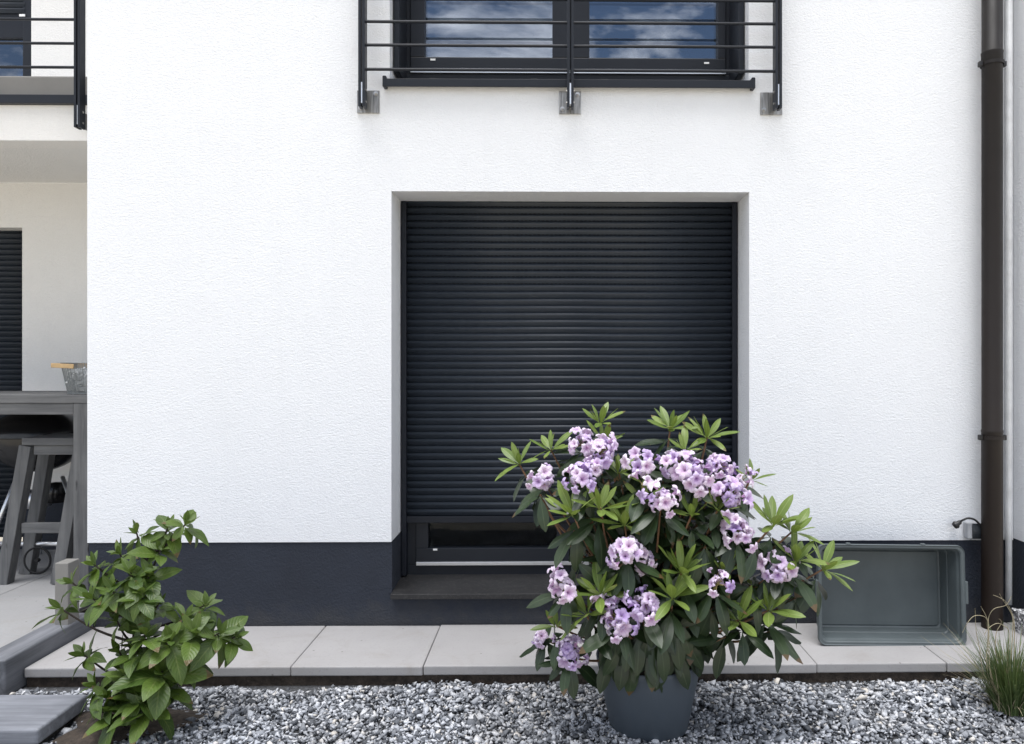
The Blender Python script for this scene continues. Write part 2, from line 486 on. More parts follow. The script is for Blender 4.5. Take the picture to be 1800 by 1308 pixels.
# ---- paving strip along the wall
pav = structure(MB().box(-2.378, 3.3, -.515, -.002, -.117, -.048).build('paving', M['soil']))
slab = MB().box(-.2985, .2985, -.265, .265, -.024, .020).mesh('paving_slab', M['slab'])
jx = -1.18
for k in range(-2, 8):
    x0 = jx + .6 * k
    o = link('paving_slab', slab, pav, .006, 2,
             Matrix.Translation((x0 + .3, -.2665 + random.uniform(-.004, .004), -.020 + random.uniform(-.002, .0015)))
             @ Euler((R(random.uniform(-.25, .25)), R(random.uniform(-.12, .12)), R(random.uniform(-.15, .15)))).to_matrix().to_4x4())

# ---- terrace on the left
TZ = .062
ter = structure(MB().box(-7.2, -2.523, -.9, 1.6, -.118, TZ - .02).build('terrace', M['joint']))
tl = MB().box(-.2985, .2985, -.2985, .2985, -.0235, 0).mesh('terrace_tile', M['tile'])
for i in range(6):
    for j in range(4):
        link('terrace_tile', tl, ter, .003, 1, Matrix.Translation((-2.828 - .6 * i, 1.2 - .6 * j, TZ + random.uniform(-.0015, .0015))))

# ---- gravel chips: real stones, uncountable
def gravel():
    tmpl = []
    for k in range(10):
        b = bmesh.new()
        for i in range(9):
            v = Vector((random.gauss(0, 1), random.gauss(0, 1), random.gauss(0, 1))).normalized()
            b.verts.new((v.x * random.uniform(.8, 1.1), v.y * random.uniform(.75, 1.1), v.z * random.uniform(.75, 1.1)))
        r = bmesh.ops.convex_hull(b, input=b.verts)
        bmesh.ops.delete(b, geom=[e for e in r['geom_interior'] if isinstance(e, bmesh.types.BMVert)], context='VERTS')
        bmesh.ops.triangulate(b, faces=b.faces)
        b.verts.index_update()
        tmpl.append((np.array([v.co[:] for v in b.verts]), np.array([[v.index for v in f.verts] for f in b.faces])))
        b.free()
    V, Fc, off = [], [], 0
    x0, x1, y0, y1 = -2.9, 3.1, -1.95, -.522
    N = int((x1 - x0) * (y1 - y0) * 7600)
    X = rng.uniform(x0, x1, N); Y = rng.uniform(y0, y1, N)
    keep = ~((X < -1.93) & (Y < -.79) & (Y > -1.13)) & ~((X < -2.36) & (Y > -.82)) & ~((X < -2.5))
    keep &= ((X - .385) ** 2 + (Y + .93) ** 2) > .145 ** 2
    X, Y = X[keep], Y[keep]; N = len(X)
    lump = .008 * np.sin(X * 5.1 + 1) * np.cos(Y * 6.3) + .006 * np.sin(X * 13 + Y * 9)
    near = np.clip((-.53 - Y) / .10, 0, 1)             # the bed falls away against the slabs
    left = np.clip((X + 1.0) / .6, 0, 1)
    Z = GZ - .012 + lump * .8 - (1 - near) * (.012 + .016 * (1 - left)) + rng.uniform(-.012, .006, N)
    size = rng.lognormal(0, .34, N) * .0098
    A = rng.uniform(.95, 1.6, N); B = rng.uniform(.7, 1.1, N); Cc = rng.uniform(.45, .85, N)
    yaw = rng.uniform(0, 2 * np.pi, N); tx = rng.normal(0, .45, N); ty = rng.normal(0, .45, N)
    which = rng.integers(0, len(tmpl), N)
    for k, (tv, tf) in enumerate(tmpl):
        s = which == k; n = s.sum()
        P = tv[None] * np.stack([A[s], B[s], Cc[s]], -1)[:, None, :] * size[s][:, None, None]
        c, d = np.cos(tx[s])[:, None], np.sin(tx[s])[:, None]
        P = np.stack([P[..., 0], P[..., 1] * c - P[..., 2] * d, P[..., 1] * d + P[..., 2] * c], -1)
        c, d = np.cos(ty[s])[:, None], np.sin(ty[s])[:, None]
        P = np.stack([P[..., 0] * c + P[..., 2] * d, P[..., 1], -P[..., 0] * d + P[..., 2] * c], -1)
        c, d = np.cos(yaw[s])[:, None], np.sin(yaw[s])[:, None]
        P = np.stack([P[..., 0] * c - P[..., 1] * d, P[..., 0] * d + P[..., 1] * c, P[..., 2]], -1)
        P += np.stack([X[s], Y[s], Z[s]], -1)[:, None, :]
        V.append(P.reshape(-1, 3))
        Fc.append((tf[None] + (np.arange(n) * len(tv))[:, None, None] + off).reshape(-1, 3))
        off += n * len(tv)
    return tri_mesh('gravel', np.concatenate(V), np.concatenate(Fc), M['chip'])

def tri_mesh(name, V, Fc, mat, uv=None):
    me = bpy.data.meshes.new(name)
    me.vertices.add(len(V)); me.vertices.foreach_set('co', V.astype(np.float32).ravel())
    me.loops.add(Fc.size); me.loops.foreach_set('vertex_index', Fc.astype(np.int32).ravel())
    me.polygons.add(len(Fc)); me.polygons.foreach_set('loop_start', (np.arange(len(Fc)) * Fc.shape[1]).astype(np.int32))
    me.update(calc_edges=True)
    if uv is not None:
        l = me.uv_layers.new(name='UVMap'); l.data.foreach_set('uv', uv[Fc.ravel()].astype(np.float32).ravel())
    me.materials.append(mat)
    return me
tag(link('gravel', gravel()), 'grey and white angular gravel chips in front of the paving', 'gravel', kind='stuff')

# ================================================================== HOUSE
XL, XR = -2.426, at(1781, 700, 0).x
ZT = 5.2
PZ = at(900, 952, 0).z                              # top of the plinth
OL, OR_ = at(688, 640, 0).x, at(1317, 640, 0).x     # lower opening
OT = at(1000, 337, 0).z
UL, UR = at(685, 60, 0).x, at(1316, 60, 0).x        # upper opening
UB = at(1000, 143, 0).z
SZ_B, SZ_F = at(1000, 1009, .27).z, at(1000, 1043, -.03).z   # lower stone sill, back and front edge
house = thing('house', (0, .5, 0), 'white rendered house with dark blue plinth, half the picture, behind the flowering pot plant', 'house')

def wall_face(mb, xs, zs, holes, y):
    for i in range(len(xs) - 1):
        for j in range(len(zs) - 1):
            cx, cz = (xs[i] + xs[i+1]) / 2, (zs[j] + zs[j+1]) / 2
            if any(a < cx < b and c < cz < d for a, b, c, d in holes): continue
            mb.quad((xs[i], y, zs[j]), (xs[i+1], y, zs[j]), (xs[i+1], y, zs[j+1]), (xs[i], y, zs[j+1]))
    return mb

DEP = .33
mb = MB()
holes = [(OL, OR_, PZ - 1, OT), (UL, UR, UB, ZT + 1)]
wall_face(mb, sorted([XL, UL, OL, OR_, UR, XR]), [PZ, OT, UB, ZT], holes, 0)
mb.quad((OL, 0, PZ), (OL, 0, OT), (OL, DEP, OT), (OL, DEP, PZ))
mb.quad((OR_, 0, PZ), (OR_, DEP, PZ), (OR_, DEP, OT), (OR_, 0, OT))
mb.quad((OL, 0, OT), (OR_, 0, OT), (OR_, DEP, OT), (OL, DEP, OT))
mb.quad((UL, 0, UB), (UL, 0, ZT), (UL, DEP, ZT), (UL, DEP, UB))
mb.quad((UR, 0, UB), (UR, DEP, UB), (UR, DEP, ZT), (UR, 0, ZT))
mb.quad((UL, 0, UB), (UL, DEP, UB), (UR, DEP, UB), (UR, 0, UB))
mb.quad((XL, 0, PZ), (XL, 0, ZT), (XL, 2.2, ZT), (XL, 2.2, PZ))        # side wall to the terrace
mb.quad((XL, 0, PZ), (OL, 0, PZ), (OL, .02, PZ), (XL, .02, PZ))
mb.quad((OR_, 0, PZ), (XR, 0, PZ), (XR, .02, PZ), (OR_, .02, PZ))
mb.quad((XL, 0, ZT), (XR, 0, ZT), (XR, 2.2, ZT), (XL, 2.2, ZT))
mb.build('wall', M['stucco'], house)
PY = .007            # plinth sits a little back from the render
mb = MB()
SB = SZ_F - .03
wall_face(mb, [XL + .004, OL + .002, OR_ - .002, XR], [-.11, SB, PZ + .001], [(OL, OR_, SB, PZ + 1)], PY)
mb.quad((OL + .002, PY, SB), (OL + .002, PY, PZ), (OL + .002, DEP, PZ), (OL + .002, DEP, SB))
mb.quad((OR_ - .002, PY, SB), (OR_ - .002, DEP, SB), (OR_ - .002, DEP, PZ), (OR_ - .002, PY, PZ))
mb.quad((OL, PY, SB), (OR_, PY, SB), (OR_, DEP, SB), (OL, DEP, SB))
mb.quad((XL + .004, PY, -.11), (XL + .004, PY, PZ), (XL + .004, 2.2, PZ), (XL + .004, 2.2, -.11))
mb.build('plinth', M['plinth'], house)
# dim rooms behind the two windows
mb = MB()
for a, b, c, d in ((OL - .6, OR_ + .6, -.1, OT + .1), (UL - .6, UR + .6, UB - .05, ZT - .02)):
    mb.box(a, b, .46, 2.1, c, d)
rm = mb.build('room', M['room'], house)
b = bmesh.new(); b.from_mesh(rm.data)
bmesh.ops.delete(b, geom=[f for f in b.faces if abs(f.calc_center_median().y - .46) < .01], context='FACES'); b.to_mesh(rm.data); b.free()

# ---- lower window behind the shutter
FY = .275
wl, wr = OL + .03, OR_ - .03
wb, wt = SZ_B - .004, OT - .02
mb = MB()
mb.box(wl, wr, FY, FY + .07, wb, wb + .055)                        # outer frame
mb.box(wl, wl + .05, FY, FY + .07, wb + .055, wt); mb.box(wr - .05, wr, FY, FY + .07, wb + .055, wt)
mb.box(wl + .05, wr - .05, FY, FY + .07, wt - .06, wt)
win = mb.build('window', M['frame'], house, bevel=.003)
xm = (wl + wr) / 2
for a, b_ in ((wl + .05, xm - .002), (xm + .002, wr - .05)):
    mb = MB(); z0, z1 = wb + .078, wt - .065
    mb.box(a, b_, FY - .012, FY + .055, z0, z0 + .075); mb.box(a, b_, FY - .012, FY + .055, z1 - .07, z1)
    mb.box(a, a + .07, FY - .012, FY + .055, z0 + .075, z1 - .07); mb.box(b_ - .07, b_, FY - .012, FY + .055, z0 + .075, z1 - .07)
    mb.build('sash', M['frame'], win, bevel=.003)
    MB().box(a + .068, b_ - .068, FY + .018, FY + .042, z0 + .073, z1 - .068).build('pane', M['glass_dimmed'], win)
p = at(727, 987, FY)
MB().box(wl + .052, wr - .052, FY - .018, FY - .0005, wb + .057, wb + .077).build('drip_strip', M['alu'], win, bevel=.002)
p = at(765, 966, FY - .012)
MB().box(p.x - .012, p.x + .012, FY - .0145, FY - .0122, p.z - .005, p.z + .005).build('sticker', M['white_plastic'], win)
mb = MB().prism([(-.035, SZ_F - .028), (-.035, SZ_F), (FY + .02, SZ_B), (FY + .02, SZ_B - .03), (.03, SZ_F - .028)][::-1], OL - .006 + .008, OR_ - .002)
mb.build('window_sill', M['stone_sill'], house, bevel=.003)

# ---- roller shutter: every slat its own piece
RAILF = .225
mb = MB(); rails = []
for a, b_ in ((OL + .006, OL + .034), (OR_ - .034, OR_ - .006)):
    rails.append((a, b_))
sh = MB().box(rails[0][0], rails[0][1], RAILF, FY - .001, SZ_B + .006, OT - .002).build('roller_shutter', M['frame_dark'], house, bevel=.003)
MB().box(rails[1][0], rails[1][1], RAILF, FY - .001, SZ_B + .006, OT - .002).build('guide_rail', M['frame_dark'], sh, bevel=.003)
SY = .246
ztop, zbot = at(1000, 352, SY).z, at(1000, 906, SY).z
NS = 45
PIT = (ztop - zbot) / NS
L = rails[1][0] - rails[0][1] + .014
prof = [(.004, 0), (.0005, PIT * .02)]
for t, y in ((.12, -.0022), (.28, -.0052), (.42, -.0080), (.54, -.0099), (.62, -.0105), (.70, -.0100), (.79, -.0078), (.88, -.0042), (.95, .0000), (.98, .003)):
    prof.append((y, PIT * t))
prof += [(.004, PIT), (.008, PIT), (.008, 0)]
sm = [MB().prism(prof, -L / 2, L / 2).mesh('slat', M[k]) for k in ('slat_slot', 'slat')]
for msh in sm:
    b = bmesh.new(); b.from_mesh(msh); bmesh.ops.recalc_face_normals(b, faces=b.faces); b.to_mesh(msh); b.free(); msh.shade_smooth()
xc = (rails[0][0] + rails[1][1]) / 2
for k in range(NS + 1):
    z = zbot + PIT * k
    o = link('slat', sm[0] if k > NS - 13 else sm[1], sh, matrix=Matrix.Translation((xc, SY + random.uniform(-.0006, .0006), z)))
MB().box(xc - L/2, xc + L/2, SY - .005, SY + .012, zbot - .040, zbot - .002).build('bottom_bar', M['frame_dark'], sh, bevel=.003)
MB().box(xc - L/2 + .01, xc + L/2 - .01, SY - .002, SY + .016, zbot + PIT * (NS + .9), OT + .02).build('shutter_box_slot', M['black'], sh)

# ---- upper window with railing in front
mb = MB()
RF = .067
ul, ur = UL + .006, UR - .006
UZB = at(1000, 138, .20).z + .0
mb.box(ul, ur, FY, FY + .07, UZB, UZB + .052)
mb.box(ul, ul + .05, FY, FY + .07, UZB + .052, ZT - .1); mb.box(ur - .05, ur, FY, FY + .07, UZB + .052, ZT - .1)
mb.box(ul + .05, ur - .05, FY, FY + .07, ZT - .16, ZT - .1)
uw = mb.build('window', M['frame'], house, bevel=.003)
for a, b_ in ((ul, ul + .030), (ur - .030, ur)):
    MB().box(a, b_, RF, FY - .001, UZB - .02, ZT - .1).build('guide_rail', M['frame'], uw, bevel=.004)
gx = [(at(747, 60, FY).x, at(971, 60, FY).x), (at(1036, 60, FY).x, at(1261, 60, FY).x)]
gz = at(1000, 103, FY).z
mx = (gx[0][1] + gx[1][0]) / 2
for i, (a, b_) in enumerate(gx):
    e0, e1 = (ul + .052, mx - .003) if i == 0 else (mx + .003, ur - .052)
    mb = MB(); z0 = UZB + .072
    mb.box(e0, e1, FY - .012, FY + .055, z0, gz); mb.box(e0, a, FY - .012, FY + .055, gz, ZT - .17)
    mb.box(b_, e1, FY - .012, FY + .055, gz, ZT - .17)
    mb.build('sash', M['frame'], uw, bevel=.004)
    MB().box(a - .004, b_ + .004, FY + .016, FY + .040, gz - .004, ZT - .17).build('pane', M['glass'], uw)
    MB().box(e0 + .002, e1 - .002, FY - .017, FY - .0005, UZB + .053, UZB + .058).build('drip_strip', M['alu'], uw)
    MB().box(e0 + .002, e1 - .002, FY - .015, FY - .0005, UZB + .065, UZB + .069).build('drip_strip', M['alu'], uw)
for px, py in ((761, 105), (1242, 111)):
    p = at(px, py, FY - .012)
    MB().box(p.x - .014, p.x + .014, FY - .0145, FY - .0122, p.z - .005, p.z + .005).build('sticker', M['white_plastic'], uw)
for px in (761, 939, 1062, 1236):
    p = at(px, 135, FY)
    MB().box(p.x - .021, p.x + .021, FY - .008, FY + .002, UZB + .016, UZB + .024).build('drain_cap', M['black'], uw, bevel=.002)
sx0, sx1 = at(675, 145, -.04).x, at(1325, 145, -.04).x
sz1, sz0 = at(1000, 140, -.04).z, at(1000, 154, -.04).z
us = MB().prism([(-.045, sz0), (-.045, sz1), (FY, sz1 + .03), (FY, sz1 + .024), (-.03, sz1 - .008), (-.038, sz0)][::-1], sx0, sx1).build('window_sill', M['sill_alu'], uw, bevel=.002)
for a, b_ in ((sx0 - .008, sx0 + .012), (sx1 - .012, sx1 + .008)):
    MB().box(a, b_, -.047, .0, sz0 - .001, sz1 + .016).build('end_cap', M['sill_alu'], uw, bevel=.006, seg=3)

# ---- wing on the left: recessed back wall, parapet, soffit
WB = 1.36            # back wall
WF = .36             # parapet front
sof = at(80, 247, WF).z
XW = -7.2
cop0, cop1 = at(80, 185, WF).z, at(80, 166, WF - .03).z
bw = at(39, 700, WB).x; bwt = at(20, 400, WB).z; bwb = .12
uwx = at(55, 60, WB).x
uwb = at(20, 160, WB).z
mb = MB()
wall_face(mb, [XW, bw - 1.6, bw, XL + .0], [PZ, bwt, sof - .001], [(bw - 1.6, bw, 0, bwt)], WB)
wall_face(mb, [XW, uwx - 1.6, uwx, XL], [sof + .1, ZT], [(uwx - 1.6, uwx, 0, ZT)], WB)
mb.quad((bw, WB, PZ), (bw, WB + .24, PZ), (bw, WB + .24, bwt), (bw, WB, bwt))
mb.quad((bw - 1.6, WB, bwt), (bw, WB, bwt), (bw, WB + .24, bwt), (bw - 1.6, WB + .24, bwt))
mb.quad((uwx, WB, sof + .1), (uwx, WB + .2, sof + .1), (uwx, WB + .2, ZT), (uwx, WB, ZT))
mb.build('wing_wall', M['stucco_wing'], house)
mb = MB(); wall_face(mb, [XW, bw - 1.6, bw, XL], [-.11, bwb, PZ], [(bw - 1.6, bw, bwb, 1)], WB + PY)
mb.build('wing_plinth', M['plinth'], house)
MB().box(XW, XL + .003, WF, WF + .16, sof, cop0).build('parapet', M['stucco_wing'], house)
MB().box(XW, XL + .003, WF + .16, WB + .02, sof + .002, sof + .18).build('balcony_slab', M['soffit'], house)
bc = MB().box(XW, XL + .003, WF - .03, WF + .19, cop0 + .001, cop1).build('coping', M['sill_alu'], house, bevel=.003)
MB().box(XW, XL + .003, WF + .10, WF + .145, cop1 + .001, at(80, 133, WF + .1).z).build('balcony_board', M['post_paint'], house, bevel=.01)
# shutter on the wing's ground floor
ws = MB().box(bw - 1.6, bw - 1.56, WB + .10, WB + .16, bwb, bwt - .002).build('roller_shutter', M['frame_dark'], house)
MB().box(bw - .022, bw - .002, WB + .10, WB + .16, bwb, bwt - .002).build('guide_rail', M['frame_dark'], ws)
L2 = 1.535
wsl = MB().prism(prof, -L2 / 2, L2 / 2).mesh('slat', M['slat'])
b = bmesh.new(); b.from_mesh(wsl); bmesh.ops.recalc_face_normals(b, faces=b.faces); b.to_mesh(wsl); b.free(); wsl.shade_smooth()
k = 0
while bwb + PIT * k < bwt:
    link('slat', wsl, ws, matrix=Matrix.Translation((bw - 1.56 + L2 / 2 + .005, WB + .13, bwb + PIT * k))); k += 1
# window door on the wing's upper floor: half-lowered shutter, pane and curtain
wz = at(20, 32, WB + .1).z
uu = MB().box(uwx - .075, uwx - .002, WB + .02, WB + .10, sof + .2, ZT - .02).build('window', M['frame'], house, bevel=.004)
MB().box(uwx - 1.6, uwx - .076, WB + .035, WB + .09, at(20, 63, WB).z, wz + .02).build('sash', M['frame'], uu, bevel=.004)
MB().box(uwx - 1.6, uwx - .076, WB + .06, WB + .08, sof + .2, at(20, 63, WB).z - .001).build('pane', M['glass'], uu)
mb = MB()
for i in range(40):
    x = uwx - .10 - i * .035
    mb.quad((x, WB + .17 + .025 * (i % 2), sof + .2), (x - .035, WB + .17 + .025 * ((i + 1) % 2), sof + .2), (x - .035, WB + .17 + .025 * ((i + 1) % 2), wz), (x, WB + .17 + .025 * (i % 2), wz))
mb.build('curtain', M['curtain'], uu, smooth=True)
k = 0
while wz + PIT * k < ZT - .1:
    link('slat', wsl, uu, matrix=Matrix.Translation((uwx - .06 - L2 / 2, WB + .022, wz + PIT * k))); k += 1
p = at(39, 27, WB + .01)
MB().box(p.x - .02, p.x + .02, WB + .008, WB + .012, p.z - .008, p.z + .008).build('sticker', M['white_plastic'], uu)

# ---- neighbouring house at the right edge
NY = -.085
nb = thing('neighbour_house', (3.2, 1, 0), 'sliver of white rendered neighbouring house at the right edge beyond the downpipe', 'house')
nx = XR + .004
nz = at(1797, 953, NY).z
mb = MB(); mb.quad((nx, NY, nz), (5.5, NY, nz), (5.5, NY, ZT), (nx, NY, ZT)); mb.quad((nx, NY, nz), (nx, NY, ZT), (nx, 2, ZT), (nx, 2, nz))
mb.quad((nx, NY, nz), (5.5, NY, nz), (5.5, NY + .02, nz), (nx, NY + .02, nz))
mb.build('wall', M['stucco'], nb)
mb = MB(); mb.quad((nx + .004, NY + .007, -.11), (5.5, NY + .007, -.11), (5.5, NY + .007, nz), (nx + .004, NY + .007, nz))
mb.quad((nx + .004, NY + .007, -.11), (nx + .004, NY + .007, nz), (nx + .004, 2, nz), (nx + .004, 2, -.11))
mb.build('plinth', M['plinth'], nb)

# ================================================================== THINGS ON THE WALL
# ---- balcony railings: paired flat bars, round rails, steel wall plates
def railing(posts, zb, rails_z, x0, x1, Y, plates, label, wallY, off):
    base = Vector((posts[len(posts) // 2], wallY, zb))
    rt = thing('balcony_railing', base, label, 'railing', 'french balcony railings')
    for q, x in enumerate(posts):
        for s in (-1, 1):
            MB().box(x + s * .0105 - .0065, x + s * .0105 + .0065, Y - .026, Y + .026, zb, ZT).build('post', M['frame'], rt, bevel=.0015)
        MB().box(x - .0038, x + .0038, Y - .020, Y + .020, zb + .018, zb + .125).build('infill_bar', M['alu'], rt)
        if plates:
            pl = MB().box(x - .058 + off[q], x + .058 + off[q], wallY - .010, wallY - .0005, zb - .005, zb + .113).build('wall_plate', M['steel'], rt, bevel=.001)
            MB().box(x - .004, x + .004, Y + .024, wallY - .010, zb + .01, zb + .10).build('tongue', M['steel'], pl)
            for bx_, bz in ((x - .040 + off[q], zb + .020), (x + .040 + off[q], zb + .096)):
                mb = MB(); mb.tube([(bx_, wallY - .0102, bz), (bx_, wallY - .015, bz)], .012, 14)
                mb.tube([(bx_, wallY - .0152, bz), (bx_, wallY - .023, bz)], .0085, 6); mb.tube([(bx_, wallY - .0232, bz), (bx_, wallY - .030, bz)], .0045, 10)
                mb.build('bolt', M['bolt'], pl)
            for bz in (zb + .03, zb + .09):
                MB().tube([(x - .0172, Y, bz), (x - .021, Y, bz)], .006, 10).build('bolt', M['bolt'], rt)
                MB().tube([(x + .0172, Y, bz), (x + .021, Y, bz)], .006, 10).build('bolt', M['bolt'], rt)
    xs = [x0] + list(posts) + [x1] if x0 is not None else list(posts)
    for z in rails_z:
        for a, b_ in zip(xs[:-1], xs[1:]):
            if b_ - a < .05: continue
            MB().tube([(a + .015, Y - .006, z), (b_ - .015, Y - .006, z)], .0078, 10).build('rail', M['frame'], rt, smooth=False)
    return rt
RY = -.075
px_ = [at(637.5, 120, RY).x, at(1002.5, 120, RY).x, at(1366.5, 120, RY).x]
zs = [at(1002, y, RY).z for y in (124.5, 82, 41, 0.5)]
zs += [zs[-1] + (zs[2] - zs[1]) * k for k in (1, 2, 3)]
railing(px_, at(1002, 191, RY).z, zs, None, None, RY, True, 'anthracite railing with round bars in front of the big upper window', 0, (.012, 0, -.012))
RY2 = WF - .10
x2 = at(140, 120, RY2).x
zs2 = [at(80, y, RY2).z for y in (119, 77, 35)]
zs2 += [zs2[-1] + (zs2[2] - zs2[1]) * k for k in (1, 2, 3)]
railing([x2 - 1.9, x2], at(140, 226, RY2).z, zs2, XW + 1, x2 + .02, RY2, True, 'anthracite balcony railing at the upper left corner over the terrace', WF, (0, .05))

# ---- downpipe
DY = -.085
dp_x = at(1744, 640, DY).x
dp = thing('downpipe', (dp_x, DY, -.03), 'dark brown round downpipe running down the right side of the white wall', 'downpipe')
j1, j2 = at(1744, 103, DY).z, at(1744, 757, DY).z
prof_p = [(.0505, -.04), (.0505, j2 - .012), (.0515, j2 - .008), (.0515, j2 + .002), (.0490, j2 + .006), (.0490, j1 - .03), (.0512, j1 - .026), (.0512, j1 + .022), (.0525, j1 + .026), (.0525, j1 + .032), (.0490, j1 + .036), (.0490, ZT)]
MB().lathe(prof_p, 40, (dp_x, DY, 0)).build('pipe', M['pipe'], dp, smooth=True)
for z in (at(1744, 113, DY).z, at(1744, 769, DY).z):
    c = MB().lathe([(.0525, z - .009), (.0555, z - .009), (.0555, z + .009), (.0525, z + .009)], 40, (dp_x, DY, 0)).build('clamp', M['pipe'], dp)
    for s in (-1, 1):
        MB().box(dp_x + s * .062 - .009, dp_x + s * .062 + .009, DY - .013, DY + .013, z - .014, z + .014).build('clamp_lug', M['black'], c, bevel=.004)
    MB().tube([(dp_x, DY + .055, z), (dp_x, -.001, z)], .006, 10).build('clamp_screw', M['black'], c)

# ---- pale cable conduit in the corner
cx_ = at(1773, 640, -.022).x
cz0 = at(1773, 1062, -.022).z
tag(MB().tube([(cx_, -.022, cz0), (cx_, -.022, .6), (cx_ + .001, -.022, 2), (cx_, -.022, ZT)], .0165, 16).build('cable_conduit', M['conduit'], smooth=True),
    'thin pale grey cable conduit in the corner right of the downpipe', 'conduit')

# ---- outdoor socket and the plugged-out cable hanging over it
s0, s1 = at(1692, 945, 0), at(1723, 915, 0)
so = thing('wall_socket', ((s0.x + s1.x) / 2, -.03, s0.z), 'light grey outdoor wall socket with dark hinged lid beside the downpipe', 'socket')
MB().box(s0.x, s1.x, -.048, -.0005, s0.z, s1.z).build('housing', M['socket_grey'], so, bevel=.010, seg=4)
mb = MB()
lx0, lx1, lz0, lz1 = s0.x + .024, s1.x - .006, s0.z + .006, s1.z - .006
prof_l = [(-.046, lz0)] + [(-.052 - .008 * math.sin(math.pi * t / 6), lz0 + (lz1 - lz0) * t / 6) for t in range(7)] + [(-.046, lz1)]
mb.prism(prof_l[::-1], lx0, lx1).build('lid', M['socket_lid'], so, bevel=.002)
pc = [at(1725, 928, -.055), at(1722, 922, -.058), at(1713, 913.5, -.06), at(1702, 911, -.06), at(1693, 914, -.055), at(1687, 918, -.045)]
pl = thing('power_plug', pc[-1], 'black plug on a short black cable draped over the grey socket', 'plug')
def smooth_path(pts, n=6):
    pts = [Vector(p) for p in pts]; P = [pts[0]] + pts + [pts[-1]]; out = []
    for i in range(1, len(P) - 2):
        for k in range(n):
            t = k / n; a, b, c, d = P[i-1], P[i], P[i+1], P[i+2]
            out.append(.5 * ((2*b) + (c - a)*t + (2*a - 5*b + 4*c - d)*t*t + (3*b - a - 3*c + d)*t**3))
    return out + [pts[-1]]
MB().tube(smooth_path([Vector((dp_x - .01, -.015, pc[0].z - .03))] + pc), .0055, 10).build('cable', M['black'], pl, smooth=True)
q0, q1 = pc[-1], at(1677, 925, -.030)
d_ = (q1 - q0).normalized()
MB().tube([q0 - d_*.006, q0 + d_*.012, q0 + d_*.018, q1 - d_*.012, q1], [.010, .0125, .0190, .0205, .0165], 14).build('plug_body', M['black'], pl, smooth=True)
side = d_.cross(Vector((0, 1, 0))).normalized()
for s in (-1, 1):
    MB().tube([q1 + side*s*.0095, q1 + side*s*.0095 + d_*.018], .0024, 8).build('pin', M['alu'], pl)

# ================================================================== THINGS ON THE PAVING
# ---- storage tub standing on its long side, open towards the camera
def tub():
    c0, c1 = at(1437, 1132, -.30), at(1697, 1132, -.30)
    base = Vector(((c0.x + c1.x) / 2, -.22, .002))
    rt = thing('storage_tub', base, 'large grey green plastic tub lying on its side, open to the front, against the plinth', 'tub')
    Wd, Ht, Dp = .715, .475, .20
    def ring(w, h, y, r, n=6):
        pts = []
        for cx, cz, a0 in ((w/2 - r, r - h/2, -90), (w/2 - r, h/2 - r, 0), (r - w/2, h/2 - r, 90), (r - w/2, r - h/2, 180)):
            for i in range(n + 1):
                a = R(a0 + 90 * i / n); pts.append((cx + r * math.cos(a), y, cz + r * math.sin(a)))
        return pts
    lean = Matrix.Translation((base.x, -.305, Ht / 2 + .003)) @ Matrix.Rotation(R(-4), 4, 'X') @ Matrix.Rotation(R(.8), 4, 'Y')
    prf_out = [(0, 0), (.004, -.004), (.006, .014), (0, .018), (-.016, .018), (-.022, .03), (-.030, .09), (-.030, .095), (-.034, .10), (-.042, .155), (-.052, .165)]
    prf_in = [(-.010, 0), (-.015, .005), (-.018, .045), (-.024, .048), (-.028, .100), (-.033, .103), (-.038, .150), (-.050, .157), (-.054, .151)]
    def shell(prf):
        n = 28; vs_, fs = [], []
        for ins, y in prf:
            vs_ += ring(Wd + 2*ins, Ht + 2*ins, y, max(.012, .034 + ins * .35))
        for i in range(len(prf) - 1):
            for k in range(n): fs.append((i*n + k, i*n + (k+1) % n, (i+1)*n + (k+1) % n, (i+1)*n + k))
        return vs_, fs, n, len(prf)
    vo, fo, n, ro = shell(prf_out)
    vi, fi, _, ri = shell(prf_in)
    mb = MB(); mb.add(vo, fo + [tuple(range((ro-1)*n, ro*n))]); mb.add(vi, fi + [tuple(range((ri-1)*n, ri*n))])
    N0 = ro * n
    mb.f += [(k, (k+1) % n, N0 + (k+1) % n, N0 + k) for k in range(n)]
    mesh_ = mb.mesh('shell', M['tub'])
    b = bmesh.new(); b.from_mesh(mesh_); bmesh.ops.recalc_face_normals(b, faces=b.faces); b.to_mesh(mesh_); b.free()
    sh_ = link('shell', mesh_, rt, .0025, 2, lean)
    for s in (-1, 1):
        h = MB().box(-.008, .008, -.004, .03, -.055, .055).mesh('handle', M['tub'])
        link('handle', h, rt, .004, 2, lean @ Matrix.Translation((s * (Wd/2 + .010), 0, .015)))
    for sx in (-.21, .16):
        h = MB().box(-.010, .010, -.003, .015, -.002, .008).mesh('rim_tab', M['tub'])
        link('rim_tab', h, rt, .002, 2, lean @ Matrix.Translation((sx, 0, Ht/2 + .004)))
    return rt
tub()

# ---- speckled granite block in front of the neighbour's plinth
p = at(1802, 1117, -.16)
o = bpy.data.meshes.new('granite_block'); b = bmesh.new(); bmesh.ops.create_cube(b, size=1); bmesh.ops.subdivide_edges(b, edges=b.edges[:], cuts=5, use_grid_fill=True)
for v in b.verts:
    v.co = Vector((v.co.x * .16, v.co.y * .12, v.co.z * .11)) + Vector((random.uniform(-1, 1), random.uniform(-1, 1), random.uniform(-1, 1))) * .006
b.to_mesh(o); b.free(); o.materials.append(M['granite'])
tag(link('granite_block', o, matrix=Matrix.Translation((p.x + .045, -.17, .054))), 'rough black and white speckled granite block at the right edge behind the grass', 'stone block')

